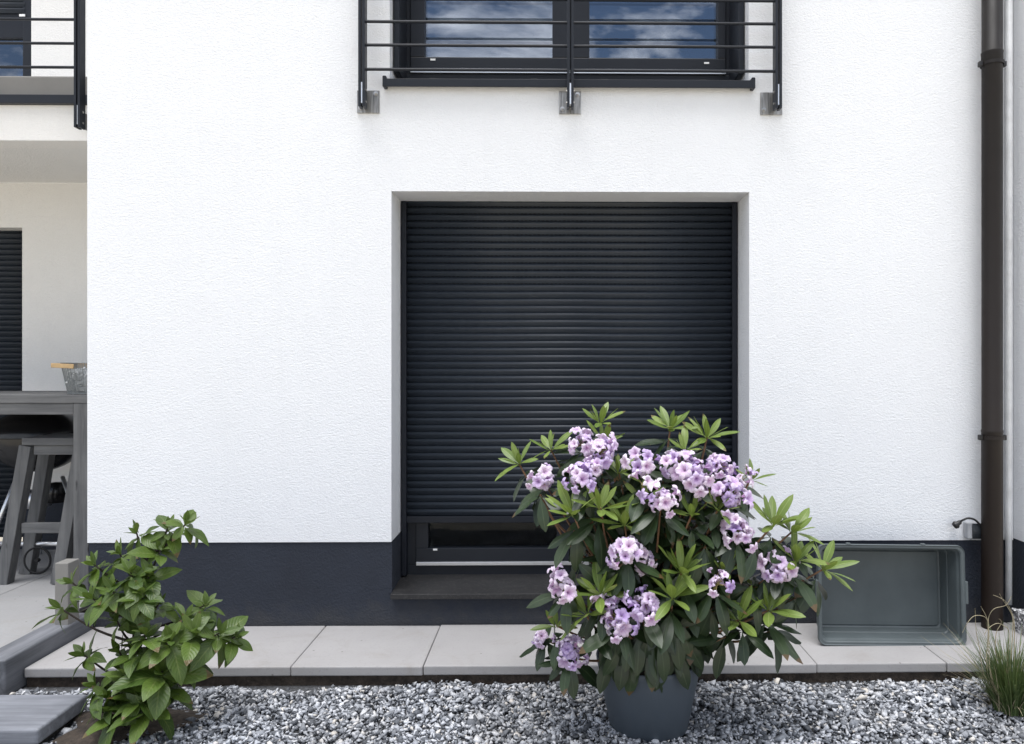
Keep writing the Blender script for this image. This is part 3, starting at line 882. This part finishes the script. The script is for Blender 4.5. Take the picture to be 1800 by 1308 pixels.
# ---- timber edging between terrace and paving, and the step in front
p0 = at(17, 1213, -.63)
SX = -2.385
tb = MB().box(SX - .135, SX, -.640, -.012, -.092, TZ + .014).build('timber_edging', M['sleeper_y'], bevel=.008, seg=3)
tag(tb, 'long grey timber edging running back between terrace and paving', 'timber')
stp = thing('timber_step', (-2.4, -.95, -.12), 'wide weathered grey timber step in the lower left corner', 'step')
MB().box(-3.4, -1.925, -1.105, -.80, -.060, .0).build('tread', M['sleeper_x'], stp, bevel=.010, seg=3)
MB().box(-3.38, -1.965, -1.085, -.815, -.119, -.061).build('riser', M['joint'], stp, bevel=.004)

# ---- low square post on the terrace
pa, pb = at(96, 990, -.20), at(131, 990, -.20)
tag(MB().box(pa.x, pa.x + .066, -.20, -.11, TZ + .001, pa.z).build('low_post', M['post_paint'], bevel=.004),
    'short square taupe post standing before the table leg', 'post')

# ================================================================== TERRACE FURNITURE
TY = .40
t0, t1 = at(0, 697, TY), at(156.5, 697, TY)
tz1, tz0 = at(80, 694, TY).z, at(80, 709, TY).z
tx1 = t1.x
tb = thing('bar_table', (tx1 - .9, .75, TZ), 'tall weathered grey wooden bar table on the terrace', 'table')
yy = TY
for k in range(4):
    MB().box(tx1 - 1.85, tx1, yy, yy + .168, tz0, tz1 - random.uniform(0, .002)).build('tabletop_plank', M['wood_x'], tb, bevel=.004); yy += .172
MB().box(tx1 - 1.80, tx1 - .094, TY + .006, TY + .036, at(80, 729, TY).z, tz0 - .001).build('apron', M['wood_x'], tb, bevel=.003)
lw = .088
for x in (tx1 - .004 - lw, tx1 - 1.84):
    for y in (TY + .002, TY + .59):
        MB().box(x, x + lw, y, y + lw, TZ + .001, tz0 - .001).build('leg', M['wood_z'], tb, bevel=.004)

# ---- wire basket of pegs with bamboo handle
bk_c = at(163, 686, TY + .12)
bz0 = tz1 + .0015
bk = thing('wire_basket', (bk_c.x, TY + .12, bz0), 'grey wire mesh basket with light wooden handle on the bar table', 'basket')
def bring(t):        # rounded rectangle, t 0 bottom .. 1 top
    w, d = .122 + .034 * t, .078 + .022 * t
    return [(bk_c.x + w * math.copysign(abs(math.cos(a)) ** .55, math.cos(a)), TY + .12 + d * math.copysign(abs(math.sin(a)) ** .55, math.sin(a)), bz0 + .004 + .178 * t) for a in [2*math.pi*i/48 for i in range(49)]]
mb = MB()
for t in np.linspace(0, 1, 26): mb.tube(bring(t),   .0019 if 0 < t < 1 else .003, 5, cap=False)
for i in range(48):
    mb.tube([bring(0)[i], bring(1)[i]], .0019, 4, cap=False)
for i in range(0, 24, 2): mb.tube([bring(0)[i], bring(0)[48 - i]], .0011, 4, cap=False)
mb.build('mesh_body', M['mesh_wire'], bk, smooth=True)
hw = .166
hp = [(bk_c.x - hw, TY + .035, bz0 + .152), (bk_c.x + hw, TY + .035, bz0 + .152)]
hb = MB()
hz = bz0 + .168
hb.beam((bk_c.x - .04, TY + .008, hz - .006), (bk_c.x - hw, TY + .008, hz), .026, .008)
hb.beam((bk_c.x - hw, TY + .004, hz), (bk_c.x - hw, TY + .238, hz), .008, .026, (0, 0, 1))
hb.beam((bk_c.x - hw, TY + .234, hz), (bk_c.x - .04, TY + .234, hz - .006), .026, .008)
hb.build('handle', M['bamboo'], bk, bevel=.002)
mb = MB()
for i in range(150):
    c = Vector((bk_c.x + random.uniform(-.105, .10), TY + .12 + random.uniform(-.062, .062), bz0 + .022 + random.random() * .115))
    d = Vector((random.uniform(-1, 1), random.uniform(-.6, .6), random.uniform(-.8, .8))).normalized()
    mb.beam(c - d*.032, c + d*.032, .010, .006)
tag(mb.build('clothes_pegs', M['peg']), 'pale clothes pegs heaped inside the wire basket', 'pegs', kind='stuff')

# ---- slanted stool under the table
SY0 = .52
st = thing('bar_stool', (at(70, 1020, SY0).x, SY0 + .12, TZ), 'weathered grey wooden stool with slanted legs under the bar table', 'stool')
def P(px, py, y): return at(px, py, y)
sa, sb_ = P(38, 770, SY0), P(150, 770, SY0)
zz1, zz0 = P(60, 770, SY0).z, P(60, 783, SY0).z
MB().box(sa.x, sb_.x, SY0, SY0 + .14, zz0, zz1).build('seat_plank', M['wood_x'], st, bevel=.003)
MB().box(sa.x, sb_.x, SY0 + .145, SY0 + .285, zz0, zz1).build('seat_plank', M['wood_x'], st, bevel=.003)
MB().box(P(60, 790, SY0 + .02).x, P(146, 790, SY0 + .02).x, SY0 + .015, SY0 + .04, P(60, 800, SY0).z, zz0 - .001).build('seat_rail', M['wood_x'], st, bevel=.003)
def leg(pt, pbm, y, w=.070):
    a, b_ = P(*pt, y), P(*pbm, y); b_.z = TZ + .001
    MB().beam(a, b_, w, .065).build('leg', M['wood_z'], st, bevel=.003)
leg((50, 783), (8, 1030), SY0 + .035)
leg((146, 783), (104, 1030), SY0 + .035)
leg((84, 788), (48, 1030), SY0 + .25)
leg((165, 788), (126, 1030), SY0 + .25)
MB().box(P(33, 930, SY0).x, P(116, 930, SY0).x, SY0 + .02, SY0 + .05, P(60, 939, SY0).z, P(60, 921, SY0).z).build('stretcher', M['wood_x'], st, bevel=.003)

# ---- kettle barbecue behind the stool
KY = .98
kc = at(70, 765, KY)
kb = thing('kettle_barbecue', (kc.x, KY, TZ), 'black kettle barbecue on metal legs half hidden behind the stool', 'barbecue')
r = .275
MB().lathe([(.001, -r * .86)] + [(r * math.sin(a), -r * .86 * math.cos(a)) for a in np.linspace(.15, math.pi / 2, 12)], 40, kc).build('bowl', M['kettle'], kb, smooth=True)
MB().lathe([(r * 1.015 * math.cos(a), .004 + r * .62 * math.sin(a)) for a in np.linspace(0, math.pi / 2 - .02, 12)], 40, kc).build('lid', M['kettle'], kb, smooth=True)
for (a, b_) in (((30, 838, KY - .12), (-18, 955, KY - .22)), ((110, 838, KY - .1), (150, 955, KY - .22)), ((70, 840, KY + .2), (70, 1010, KY + .28))):
    e = at(*b_)
    MB().tube([at(*a), e], .0125, 12).build('leg', M['alu'], kb, smooth=True)
MB().tube([at(-10, 956, KY - .22), at(150, 956, KY - .22)], .0145, 14).build('axle', M['alu'], kb, smooth=True)
MB().lathe([(.001, .0), (.09, .0), (.10, .10), (.094, .10), (.085, .006), (.001, .006)], 28, at(62, 890, KY)).build('ash_pan', M['alu'], kb, smooth=True)
MB().lathe([(.001, .0), (.07, .0), (.075, .12), (.001, .13)], 24, at(98, 882, KY + .02)).build('ash_cup', M['kettle'], kb, smooth=True)
for px in (66, 20 - 80):
    c = at(px, 985, KY - .24); rw = c.z - TZ - .002 if c.z - TZ > .05 else .1
    mb = MB(); path = [c + Vector((rw*.92*math.cos(a), .0, rw*.92*math.sin(a))) for a in np.linspace(0, 2*math.pi, 33)]
    mb.tube(path, rw * .08, 8, cap=False)
    w_ = mb.build('wheel', M['rubber'], kb, smooth=True)
    mb = MB()
    mb.tube([c + Vector((0, -.012, 0)), c + Vector((0, .012, 0))], rw * .14, 12)
    mb.build('hub', M['rubber'], w_)

# ================================================================== PLANT POT AND RHODODENDRON
PC = Vector((at(1140, 1240, -.93).x, -.93, -.083))
rt_, rb_ = at(1231, 1160, -.93).x - PC.x, at(1208, 1290, -.93).x - PC.x
PH = at(1140, 1150, -.93).z - PC.z
pot = thing('plant_pot', PC, 'round slate grey plant pot holding the flowering rhododendron', 'pot')
MB().lathe([(.001, 0), (rb_ - .008, 0), (rb_, .006), (rb_ + (rt_ - rb_) * .93, PH - .035), (rt_, PH - .02), (rt_ + .002, PH - .003), (rt_ - .003, PH), (rt_ - .010, PH - .004), (rt_ - .014, PH - .05), (rt_ - .02, PH - .09), (.001, PH - .09)], 72, PC).build('body', M['pot'], pot, smooth=True)
MB().lathe([(.001, PH - .035), (rt_ * .5, PH - .038), (rt_ - .016, PH - .045)], 40, PC).build('soil', M['soil'], pot, smooth=True)

def leaf_mesh(name, mat, L, Wd, fold, droop, shape, wave=0.0, rows=8, seed=0):
    """leaf along +Y, upper face +Z, petiole at the origin"""
    rr = random.Random(seed); V, U = [], []
    cols = 4
    tw = rr.uniform(-.25, .25); bend = rr.uniform(-.06, .06)
    for i in range(rows + 1):
        t = i / rows
        w = Wd * .5 * shape(t)
        zc_ = -droop * L * t * t
        for j in range(cols + 1):
            u = j / cols * 2 - 1
            x = u * w
            z = zc_ + abs(u) ** 1.3 * w * fold - (abs(u) ** 3) * w * fold * .5 + wave * w * math.sin(t * 13 + u * 2 + seed)
            a = tw * t
            V.append((x * math.cos(a) - (z - zc_) * math.sin(a) + bend * L * t * t, L * t * (1 - .12 * droop * t), zc_ + x * math.sin(a) + (z - zc_) * math.cos(a)))
            U.append((j / cols, t))
    F_ = []
    for i in range(rows):
        for j in range(cols):
            a = i * (cols + 1) + j
            F_.append((a, a + 1, a + cols + 2, a + cols + 1))
    me = tri_mesh(name, np.array(V), np.array(F_), mat, np.array(U))
    me.shade_smooth()
    return me
def lance(t): return max(.05, math.sin(math.pi * min(1, max(0, (t - .09) / .91)) ** 1.12) ** .68) if t > .09 else .05
def ovate(t): return max(.04, (math.sin(math.pi * min(1, max(0, (t - .07) / .93)) ** .86)) ** .80) if t > .07 else .04
def frame_from(d, n):
    d = d.normalized(); x = d.cross(n).normalized(); n = x.cross(d).normalized()
    return Matrix((x, d, n)).transposed().to_4x4()

young = [leaf_mesh('leaf', M['leaf_young'], .125, .032, f, dr, lance, .05, 8, s) for s, (f, dr) in enumerate(((-.35, .10), (-.25, .22), (.45, -.05), (-.4, .30), (.3, .12)))]
olds = [leaf_mesh('leaf', M['leaf_old'], .145, .050, f, dr, lance, .05, 8, 20 + s) for s, (f, dr) in enumerate(((-.25, .15), (.2, .30), (-.35, .08), (-.2, .42), (.15, .2)))]

RC = Vector((PC.x, -.93, PC.z + PH))
rho = thing('rhododendron', RC, 'lilac flowering rhododendron bush growing out of the slate grey pot', 'shrub')
branches, extra = [], []

def rosette(c, axis, n, e0, e1, meshes, scale, sink, jit=.25, lo=.74, hi=1.14):
    """leaves whorled round a shoot tip; sink collects (mesh, matrix)"""
    axis = axis.normalized(); h = Vector((0, 1, 0)) if abs(axis.y) < .8 else Vector((1, 0, 0))
    x = axis.cross(h).normalized(); y = axis.cross(x).normalized(); ph = random.uniform(0, 6.28)
    for i in range(n):
        a = ph + 2.399963 * i + random.uniform(-jit, jit)
        el = R(e0 + (e1 - e0) * (i + .5) / n + random.uniform(-9, 9))
        rad = x * math.cos(a) + y * math.sin(a)
        d = rad * math.cos(el) + axis * math.sin(el)
        nrm = axis * math.cos(el) - rad * math.sin(el)
        # gravity pulls old leaves down a little
        s = scale * random.uniform(lo, hi)
        mtx = Matrix.Translation(c + rad * .004 - axis * (.014 * i / n)) @ frame_from(d, nrm) @ Matrix.Rotation(random.uniform(-.3, .3), 4, 'Y') @ Matrix.Scale(s, 4)
        sink.append((random.choice(meshes), mtx))

def rho_depth(px, py):
    q = 1 - ((px - 1165) / 340) ** 2 - ((py - 965) / 285) ** 2
    return -.93 - .33 * math.sqrt(max(0, q)) + .10

LEAVES, FILL = [], []
def branch_to(tip, r0=.007, r1=.0035, mat='twig', low=.12):
    """a limb from the stem in the pot out to a shoot tip"""
    v = tip - RC
    a = RC + Vector((random.uniform(-.03, .03), random.uniform(-.03, .03), -.03))
    m1 = RC + Vector((v.x * .28 + random.uniform(-.03, .03), v.y * .3, v.z * .42))
    m2 = RC + Vector((v.x * .72 + random.uniform(-.02, .02), v.y * .72, v.z * .74 - .02))
    pth = smooth_path([a, m1, m2, tip], 5)
    return pth, np.linspace(r0, r1, len(pth))

# young rosettes: pixel, lean in x, size, leaf count, depth offset
YOUNG = [(912, 815, -.75, 1.0, 8, .05), (968, 790, -.45, .95, 8, .1), (1055, 742, .05, .95, 9, .12), (1062, 775, .3, .85, 7, .13), (1178, 752, .1, 1.0, 9, .10),
         (1243, 768, .15, 1.05, 10, .06), (1205, 790, -.1, .9, 7, .04), (1008, 905, -.35, 1.15, 9, -.05), (1056, 893, .2, 1.2, 9, -.03), (1098, 922, .1, 1.0, 7, 0),
         (1360, 922, .1, 1.15, 9, .0), (1392, 935, .45, 1.1, 8, -.02), (1400, 985, .3, 1.1, 8, -.05), (1448, 1000, .75, 1.15, 9, -.02), (1352, 1072, .15, 1.25, 10, -.08),
         (1298, 1090, -.55, 1.1, 7, -.08), (1198, 1005, .0, 1.15, 10, -.05), (1182, 1050, .1, 1.1, 9, -.10), (1055, 1045, -.2, 1.1, 9, -.08), (1030, 1080, -.8, 1.0, 8, -.08),
         (1320, 842, .7, .8, 5, .06), (1262, 895, .2, .95, 8, -.02), (1216, 905, -.1, .85, 6, -.02), (978, 1100, -.1, .8, 6, -.03), (1130, 880, -.1, .9, 6, .02), (1270, 1000, .3, .8, 6, -.03),
         (1088, 830, .1, .8, 6, .05)]
for px, py, lx, s, n, dz in YOUNG:
    c = at(px, py, rho_depth(px, py) + dz)
    ax = Vector((lx * .7 + random.uniform(-.12, .12), -.38 + random.uniform(-.15, .1), 1))
    rosette(c, ax, n + 2, 10, 76, young, s * .92, LEAVES)
    branches.append(branch_to(c))
    below = c - ax.normalized() * .055
    rosette(below, ax, 6, -38, 2, olds, .92 * s, LEAVES if len(LEAVES) < 260 else FILL)

# flower trusses: pixel, radius in px, florets, facing x, depth offset
TRUSS = [(952, 836, 25, 13, -.3, .02), (1020, 772, 28, 12, -.1, .03), (1062, 788, 28, 13, .3, -.01), (1014, 832, 27, 14, -.2, -.05), (1046, 818, 24, 9, .1, -.02),
         (1130, 806, 28, 10, 0, .02), (1130, 848, 16, 3, .1, -.01), (1200, 812, 34, 14, -.1, .0), (1222, 826, 32, 13, .2, -.03), (1165, 872, 29, 12, .0, -.06), (1270, 812, 24, 10, .2, .02),
         (1310, 838, 22, 7, .5, .04), (1292, 866, 33, 14, .2, -.03), (1302, 928, 31, 14, .2, -.05), (1376, 990, 31, 16, .0, -.05), (1098, 965, 31, 12, -.1, -.08),
         (1136, 980, 23, 9, .2, .0), (985, 1022, 30, 10, -.2, -.08), (1086, 1082, 38, 17, -.1, -.13), (1140, 1052, 32, 12, .2, -.10), (1266, 1018, 27, 9, .1, -.10),
         (946, 1116, 24, 9, -.4, -.02), (1006, 1140, 30, 14, .0, -.06), (1230, 850, 24, 9, .2, .02)]

def floret_mesh(seed):
    rr = random.Random(seed); V, U, F_ = [], [], []
    for k in range(5):
        a0 = 2 * math.pi * k / 5 + rr.uniform(-.1, .1); cu = rr.uniform(.75, 1.2); ln = rr.uniform(.9, 1.12); sd = rr.uniform(0, 6); lf = rr.uniform(-.008, .008)
        base = len(V); rows, cols = 6, 4
        for i in range(rows + 1):
            t = i / rows
            rad = .0022 + .006 * t + .033 * ln * max(0, t - .20) ** 1.12
            z = .036 * math.sin(min(1, t * 1.1) * math.pi * .5) ** .9 - .012 * cu * max(0, t - .5) ** 2 * 4
            lift = lf * t * t
            hw_ = (.0028 + .0112 * math.sin(math.pi * min(1, max(0, (t - .10) / .98))) ** .8) if t < .98 else .0014
            for j in range(cols + 1):
                u = j / cols * 2 - 1
                zz = z + lift - .0055 * u * u * t + .0040 * t * math.sin(u * 5 + sd + t * 3)
                rd = rad - .004 * u * u * t + .0016 * t * math.sin(u * 7 + sd)
                ca, sa_ = math.cos(a0), math.sin(a0)
                V.append((rd * ca - u * hw_ * sa_, rd * sa_ + u * hw_ * ca, zz)); U.append((j / cols, t))
        for i in range(rows):
            for j in range(cols):
                a = base + i * (cols + 1) + j; F_.append((a, a + 1, a + cols + 2, a + cols + 1))
    me = tri_mesh('floret', np.array(V), np.array(F_), M['petal'], np.array(U)); me.shade_smooth()
    return me
florets = [floret_mesh(s) for s in range(9)]

def aim(d):
    return d.to_track_quat('Z', 'Y').to_matrix().to_4x4()
for px, py, rp, n, fx, dz in TRUSS:
    Yd = rho_depth(px, py) + dz - .02
    c = at(px, py, Yd)
    rm_ = rp * (Yd - CAM.y) / F_PX; n = max(3, int(n * 1.1))
    ax = Vector((fx + random.uniform(-.25, .25), -.75 + random.uniform(-.15, .3), .75)).normalized()
    c0 = c - ax * rm_ * .55
    fr_ = aim(ax)
    mb = MB(); dirs = []; sqx, sqy = random.uniform(.85, 1.3), random.uniform(.8, 1.25)
    for i in range(n):
        z = 1 - 1.10 * (i + .5) / n; a = 2.399963 * i + random.uniform(-.25, .25)
        q = math.sqrt(max(0, 1 - z * z)); d = Vector((q * math.cos(a), q * math.sin(a), z)); dirs.append(d)
        mb.tube([(0, 0, 0), d * rm_ * .55], .0016, 5)
    mb.tube([(0, 0, -.03), (0, 0, .008)], [.004, .006], 8)
    tr_ = link('flower_truss', mb.mesh('flower_truss', M['pedicel']), rho, matrix=Matrix.Translation(c0) @ fr_)
    for d in dirs:
        sc_ = max(.85, rm_ / .062) * random.uniform(.58, 1.08)
        fo_ = link('floret', random.choice(florets), tr_, matrix=Matrix.Translation(Vector((d.x * sqx, d.y * sqy, d.z)) * rm_ * random.uniform(.0, .95)) @ aim(d + Vector((random.uniform(-.6, .6), random.uniform(-.6, .6), random.uniform(-.2, .1))))
                   @ Matrix.Rotation(random.uniform(0, 6.28), 4, 'Z') @ Matrix.Scale(sc_ * .98, 4))
    branches.append(branch_to(c0 - ax * .02))
    rosette(c0 - ax * .03, Vector((fx * .6, -.35, .9)), 8, -55, 5, olds, 1.0, LEAVES if len(LEAVES) < 292 else FILL)

# old leaves hanging over the pot and out to the right
for px, py, ax, n, s in ((1080, 1120, (-.3, -.8, .3), 7, 1.05), (1130, 1130, (0, -.9, .2), 8, 1.1), (1165, 1140, (.2, -.9, .1), 8, 1.1), (1205, 1125, (.3, -.7, .3), 7, .95),
                         (1360, 1108, (.2, -.5, .5), 7, 1.15), (1275, 1120, (.2, -.5, .4), 6, 1.0), (1175, 1075, (.1, -.5, .6), 8, 1.0), (1010, 985, (-.5, -.4, .6), 6, .95),
                         (1100, 1000, (0, -.6, .6), 7, 1.0), (1400, 1050, (.6, -.3, .4), 7, 1.05), (950, 870, (-.2, -.4, .7), 5, .95), (1330, 960, (.3, -.5, .6), 7, 1), (1240, 960, (.1, -.6, .6), 8, 1.05),
                         (1250, 1070, (.1, -.6, .5), 8, 1.05), (1320, 1030, (.2, -.6, .5), 8, 1.05)):
    c = at(px, py, rho_depth(px, py) - .04)
    rosette(c, Vector(ax), n, -58, -5, olds, s, FILL)
    branches.append(branch_to(c))
for i in range(48):
    px = 1064 + 164 * (i + random.random()) / 48
    a_ = (px - 1140) / 100
    c = at(px, 1120 + random.uniform(-40, 36) - 14 * abs(a_), -1.145 + .12 * a_ * a_ + random.uniform(-.03, .015))
    d = Vector((a_ * .45 + random.uniform(-.3, .3), -.30 + random.uniform(-.12, .1), -1))
    FILL.append((random.choice(olds), Matrix.Translation(c) @ frame_from(d, Vector((a_ * .3, -1, .15))) @ Matrix.Rotation(random.uniform(-.4, .4), 4, 'Y') @ Matrix.Scale(random.uniform(.8, 1.15), 4)))
# the shaded inside of the bush
for i in range(84):
    while True:
        v = Vector((random.uniform(-1, 1), random.uniform(-1, 1), random.uniform(-1, 1)))
        if .25 < v.length < .95: break
    c = Vector((RC.x + .06 + v.x * .38, -.90 + v.y * .30, RC.z + .42 + v.z * .40))
    if c.z < RC.z + .10 and abs(c.x - RC.x) > .30: continue
    ax = Vector((v.x * .8, v.y * .5, .7))
    rosette(c, ax, 7, -50, 15, olds, random.uniform(.85, 1.1), FILL)
    if i % 3 == 0: branches.append(branch_to(c))

LEAVES, spare = LEAVES[:300], LEAVES[300:]
FILL += spare
for msh, mtx in LEAVES:
    link('leaf', msh, rho, matrix=mtx)
def joined(name, items, mat, parent):
    V, F_, U, off = [], [], [], 0
    for msh, mtx in items:
        n = len(msh.vertices); co = np.empty(n * 3, np.float32); msh.vertices.foreach_get('co', co); co = co.reshape(-1, 3)
        A = np.array(mtx); V.append(co @ A[:3, :3].T + A[:3, 3])
        f = np.empty(len(msh.loops), np.int32); msh.loops.foreach_get('vertex_index', f); f = f.reshape(-1, 4)
        uvl = np.empty(len(msh.loops) * 2, np.float32); msh.uv_layers[0].data.foreach_get('uv', uvl)
        u = np.zeros((n, 2)); u[f.ravel()] = uvl.reshape(-1, 2)
        F_.append(f + off); U.append(u); off += n
    me = tri_mesh(name, np.concatenate(V), np.concatenate(F_), mat, np.concatenate(U)); me.shade_smooth()
    return tag(link(name, me, parent), kind='stuff')
joined('foliage', [x for x in FILL if x[0] in olds], M['leaf_old'], rho)
if any(x[0] in young for x in FILL):
    joined('young_foliage', [x for x in FILL if x[0] in young], M['leaf_young'], rho)
mb = MB()
for pth, rad in branches:
    mb.tube(pth, rad, 6)
for dx in (-.03, .02, .05):
    mb.tube(smooth_path([RC + Vector((dx * .5, 0, -.05)), RC + Vector((dx, -.01, .08)), RC + Vector((dx * 2.5, -.02, .25))], 4), np.linspace(.016, .010, 9), 10)
mb.build('branches', M['twig'], rho, smooth=True, fix=False)

# ================================================================== BROAD-LEAVED SHRUB ON THE LEFT
SB0 = at(232, 1272, -.93); SB0.z = GZ - .02
shr = thing('green_shrub', SB0, 'leafy green shrub without flowers growing beside the timber step', 'shrub')
sleaf = [leaf_mesh('leaf', M['leaf_shrub'], .150, .074, f, dr, ovate, .05, 8, 40 + s) for s, (f, dr) in enumerate(((.35, .35), (.25, .50), (.45, .22), (.3, .65), (.2, .4)))]
sbud = [leaf_mesh('leaf', M['leaf_bud'], .085, .034, f, dr, ovate, .05, 7, 60 + s) for s, (f, dr) in enumerate(((.5, .05), (.6, .2), (.4, -.1)))]
CL = [(329, 918, .7, 1.0, 0), (296, 925, .1, .9, .03), (240, 936, -.5, .9, .02), (283, 965, .2, .9, 0), (210, 972, -.5, .9, 0), (165, 992, -.6, .9, .0), (126, 1024, -.8, .9, .02), (104, 1068, -.9, .95, .0),
      (230, 1005, -.1, 1.05, -.08), (262, 1010, .3, 1.0, -.05), (196, 1035, -.3, 1.1, -.10), (248, 1042, .2, 1.1, -.12), (160, 1050, -.5, 1.1, -.08), (280, 1060, .5, .95, -.04),
      (363, 1062, .3, 1.0, .02), (325, 1085, .1, 1.0, -.03), (416, 1118, .9, .85, .02), (388, 1112, .5, 1.05, -.02), (256, 1112, 0, 1.05, -.12), (340, 1112, .4, 1.1, -.08), (300, 1125, .2, 1.15, -.12),
      (146, 1150, -.7, .95, -.02), (205, 1090, -.3, 1.0, -.04), (166, 1205, -.7, 1.05, -.08), (226, 1185, -.2, 1.25, -.14), (285, 1180, .3, 1.25, -.14), (190, 1225, -.5, 1.1, -.10), (245, 1222, .1, 1.25, -.16), (300, 1205, .6, 1.1, -.10), (210, 1145, -.2, 1.0, -.06), (270, 1160, .1, 1.1, -.05), (240, 1140, 0, 1.1, -.10), (320, 1160, .5, 1.0, -.05), (205, 1250, -.3, 1.1, -.12), (265, 1240, .2, 1.1, -.14)]
mb = MB()
for ring_, (r0_, z_) in enumerate(((.001, .022), (.07, .018), (.13, .006), (.19, -.012))):
    for k in range(24):
        a = 2*math.pi*k/24; q = r0_ * (1 + .22 * math.sin(3*a + 1) + .1 * math.sin(7*a))
        mb.v.append((SB0.x - .05 + q * math.cos(a) * 1.25, SB0.y + .03 + q * math.sin(a), GZ + z_ + .005 * math.sin(5*a + ring_ * 2)))
for i in range(3):
    for k in range(24): mb.f.append((i*24 + k, i*24 + (k+1) % 24, (i+1)*24 + (k+1) % 24, (i+1)*24 + k))
mb.build('soil', M['soil'], shr, smooth=True)
SL, mb = [], MB()
trunk = smooth_path([SB0 + Vector((0, 0, -.03)), SB0 + Vector((.02, .0, .15)), SB0 + Vector((.0, .02, .38)), at(262, 975, -.91)], 6)
mb.tube(trunk, np.linspace(.014, .006, len(trunk)), 8)
for px, py, lx, s, dz in CL:
    c = at(px, py, -.93 + dz)
    ax = Vector((lx, -.35 + random.uniform(-.2, .2), .9))
    sm_ = c - ax.normalized() * .03
    k = min(range(len(trunk)), key=lambda i: abs(trunk[i].z - (c.z - .13)))
    pth = smooth_path([trunk[k], trunk[k].lerp(c, .5) + Vector((0, 0, -.02)), c], 4)
    mb.tube(pth, np.linspace(.006, .0028, len(pth)), 6)
    rosette(c, ax, 5, 30, 78, sbud, .80 * s, SL)
    low = py > 1100
    rosette(c - ax.normalized() * .02, ax, 7 if not low else 8, -28, 42, sleaf, .80 * s, SL, .35, .52, 1.18)
mb.build('stems', M['shrub_bark'], shr, smooth=True, fix=False)
for msh, mtx in SL[:300]:
    link('leaf', msh, shr, matrix=mtx)
if len(SL) > 300: joined('foliage', SL[300:], M['leaf_shrub'], shr)

# ================================================================== ORNAMENTAL GRASS AT THE RIGHT
def grass():
    c0 = at(1776, 1248, -.83); c0.z = GZ - .012
    gr = thing('grass_tuft', c0, 'tuft of green ornamental grass with dry curling stems at the right edge', 'grass')
    def blades(n, hmin, hmax, spread, width, droop, baser):
        V, F_, U = [], [], []
        for i in range(n):
            a = random.uniform(0, 6.28); q = random.random() ** .6
            b0 = c0 + Vector((math.cos(a) * baser * q, math.sin(a) * baser * q, 0))
            h = random.uniform(hmin, hmax); out = spread * (.25 + .9 * q) * random.uniform(.6, 1.3)
            dirn = Vector((math.cos(a + random.uniform(-.6, .6)), math.sin(a + random.uniform(-.6, .6)), 0))
            side = dirn.cross(Vector((0, 0, 1))); cu = droop * random.random() ** 2
            k0 = len(V); rows = 7
            for j in range(rows + 1):
                t = j / rows
                p_ = b0 + dirn * (out * t ** 1.6) + Vector((0, 0, h * (t - cu * t ** 3)))
                w = width * (1 - t ** 2) + .0003
                V += [tuple(p_ - side * w), tuple(p_ + side * w)]; U += [(.2, t), (.8, t)]
            for j in range(rows):
                F_.append((k0 + 2*j, k0 + 2*j + 1, k0 + 2*j + 3, k0 + 2*j + 2))
        return V, F_, U
    V, F_, U = blades(620, .17, .33, .13, .0019, .35, .07)
    tag(link('blades', tri_mesh('blades', np.array(V), np.array(F_), M['blade'], np.array(U)), gr), kind='stuff')
    V, F_, U = blades(120, .08, .30, .16, .0016, .5, .075)
    tag(link('dry_blades', tri_mesh('dry_blades', np.array(V), np.array(F_), M['dry'], np.array(U)), gr), kind='stuff')
    for path in ([(1738, 1190), (1737, 1110), (1735, 1090), (1727, 1083), (1712, 1083), (1700, 1096), (1692, 1112)], [(1742, 1190), (1738, 1110), (1738, 1085), (1748, 1070), (1768, 1064), (1778, 1048)],
                 [(1775, 1190), (1780, 1110), (1779, 1082), (1765, 1058), (1757, 1044)], [(1782, 1180), (1783, 1100), (1778, 1076), (1766, 1056), (1746, 1046)], [(1770, 1190), (1774, 1115), (1764, 1100), (1752, 1096), (1738, 1104), (1730, 1116)],
                 [(1741, 1180), (1738, 1105), (1734, 1085), (1724, 1066)], [(1730, 1185), (1722, 1140), (1716, 1110), (1714, 1070)], [(1755, 1180), (1750, 1120), (1760, 1095), (1756, 1088)]):
        j = random.uniform(-.03, .03)
        pts = [at(x, y, -.83 + j + .02 * math.sin(i)) for i, (x, y) in enumerate(path)]
        pts = [c0 + Vector((random.uniform(-.03, .03), 0, 0))] + pts
        sp_ = smooth_path(pts, 5)
        MB().tube(sp_, np.linspace(.0022, .0010, len(sp_)), 5).build('dry_stem', M['dry'], gr, smooth=True, fix=False)
grass()
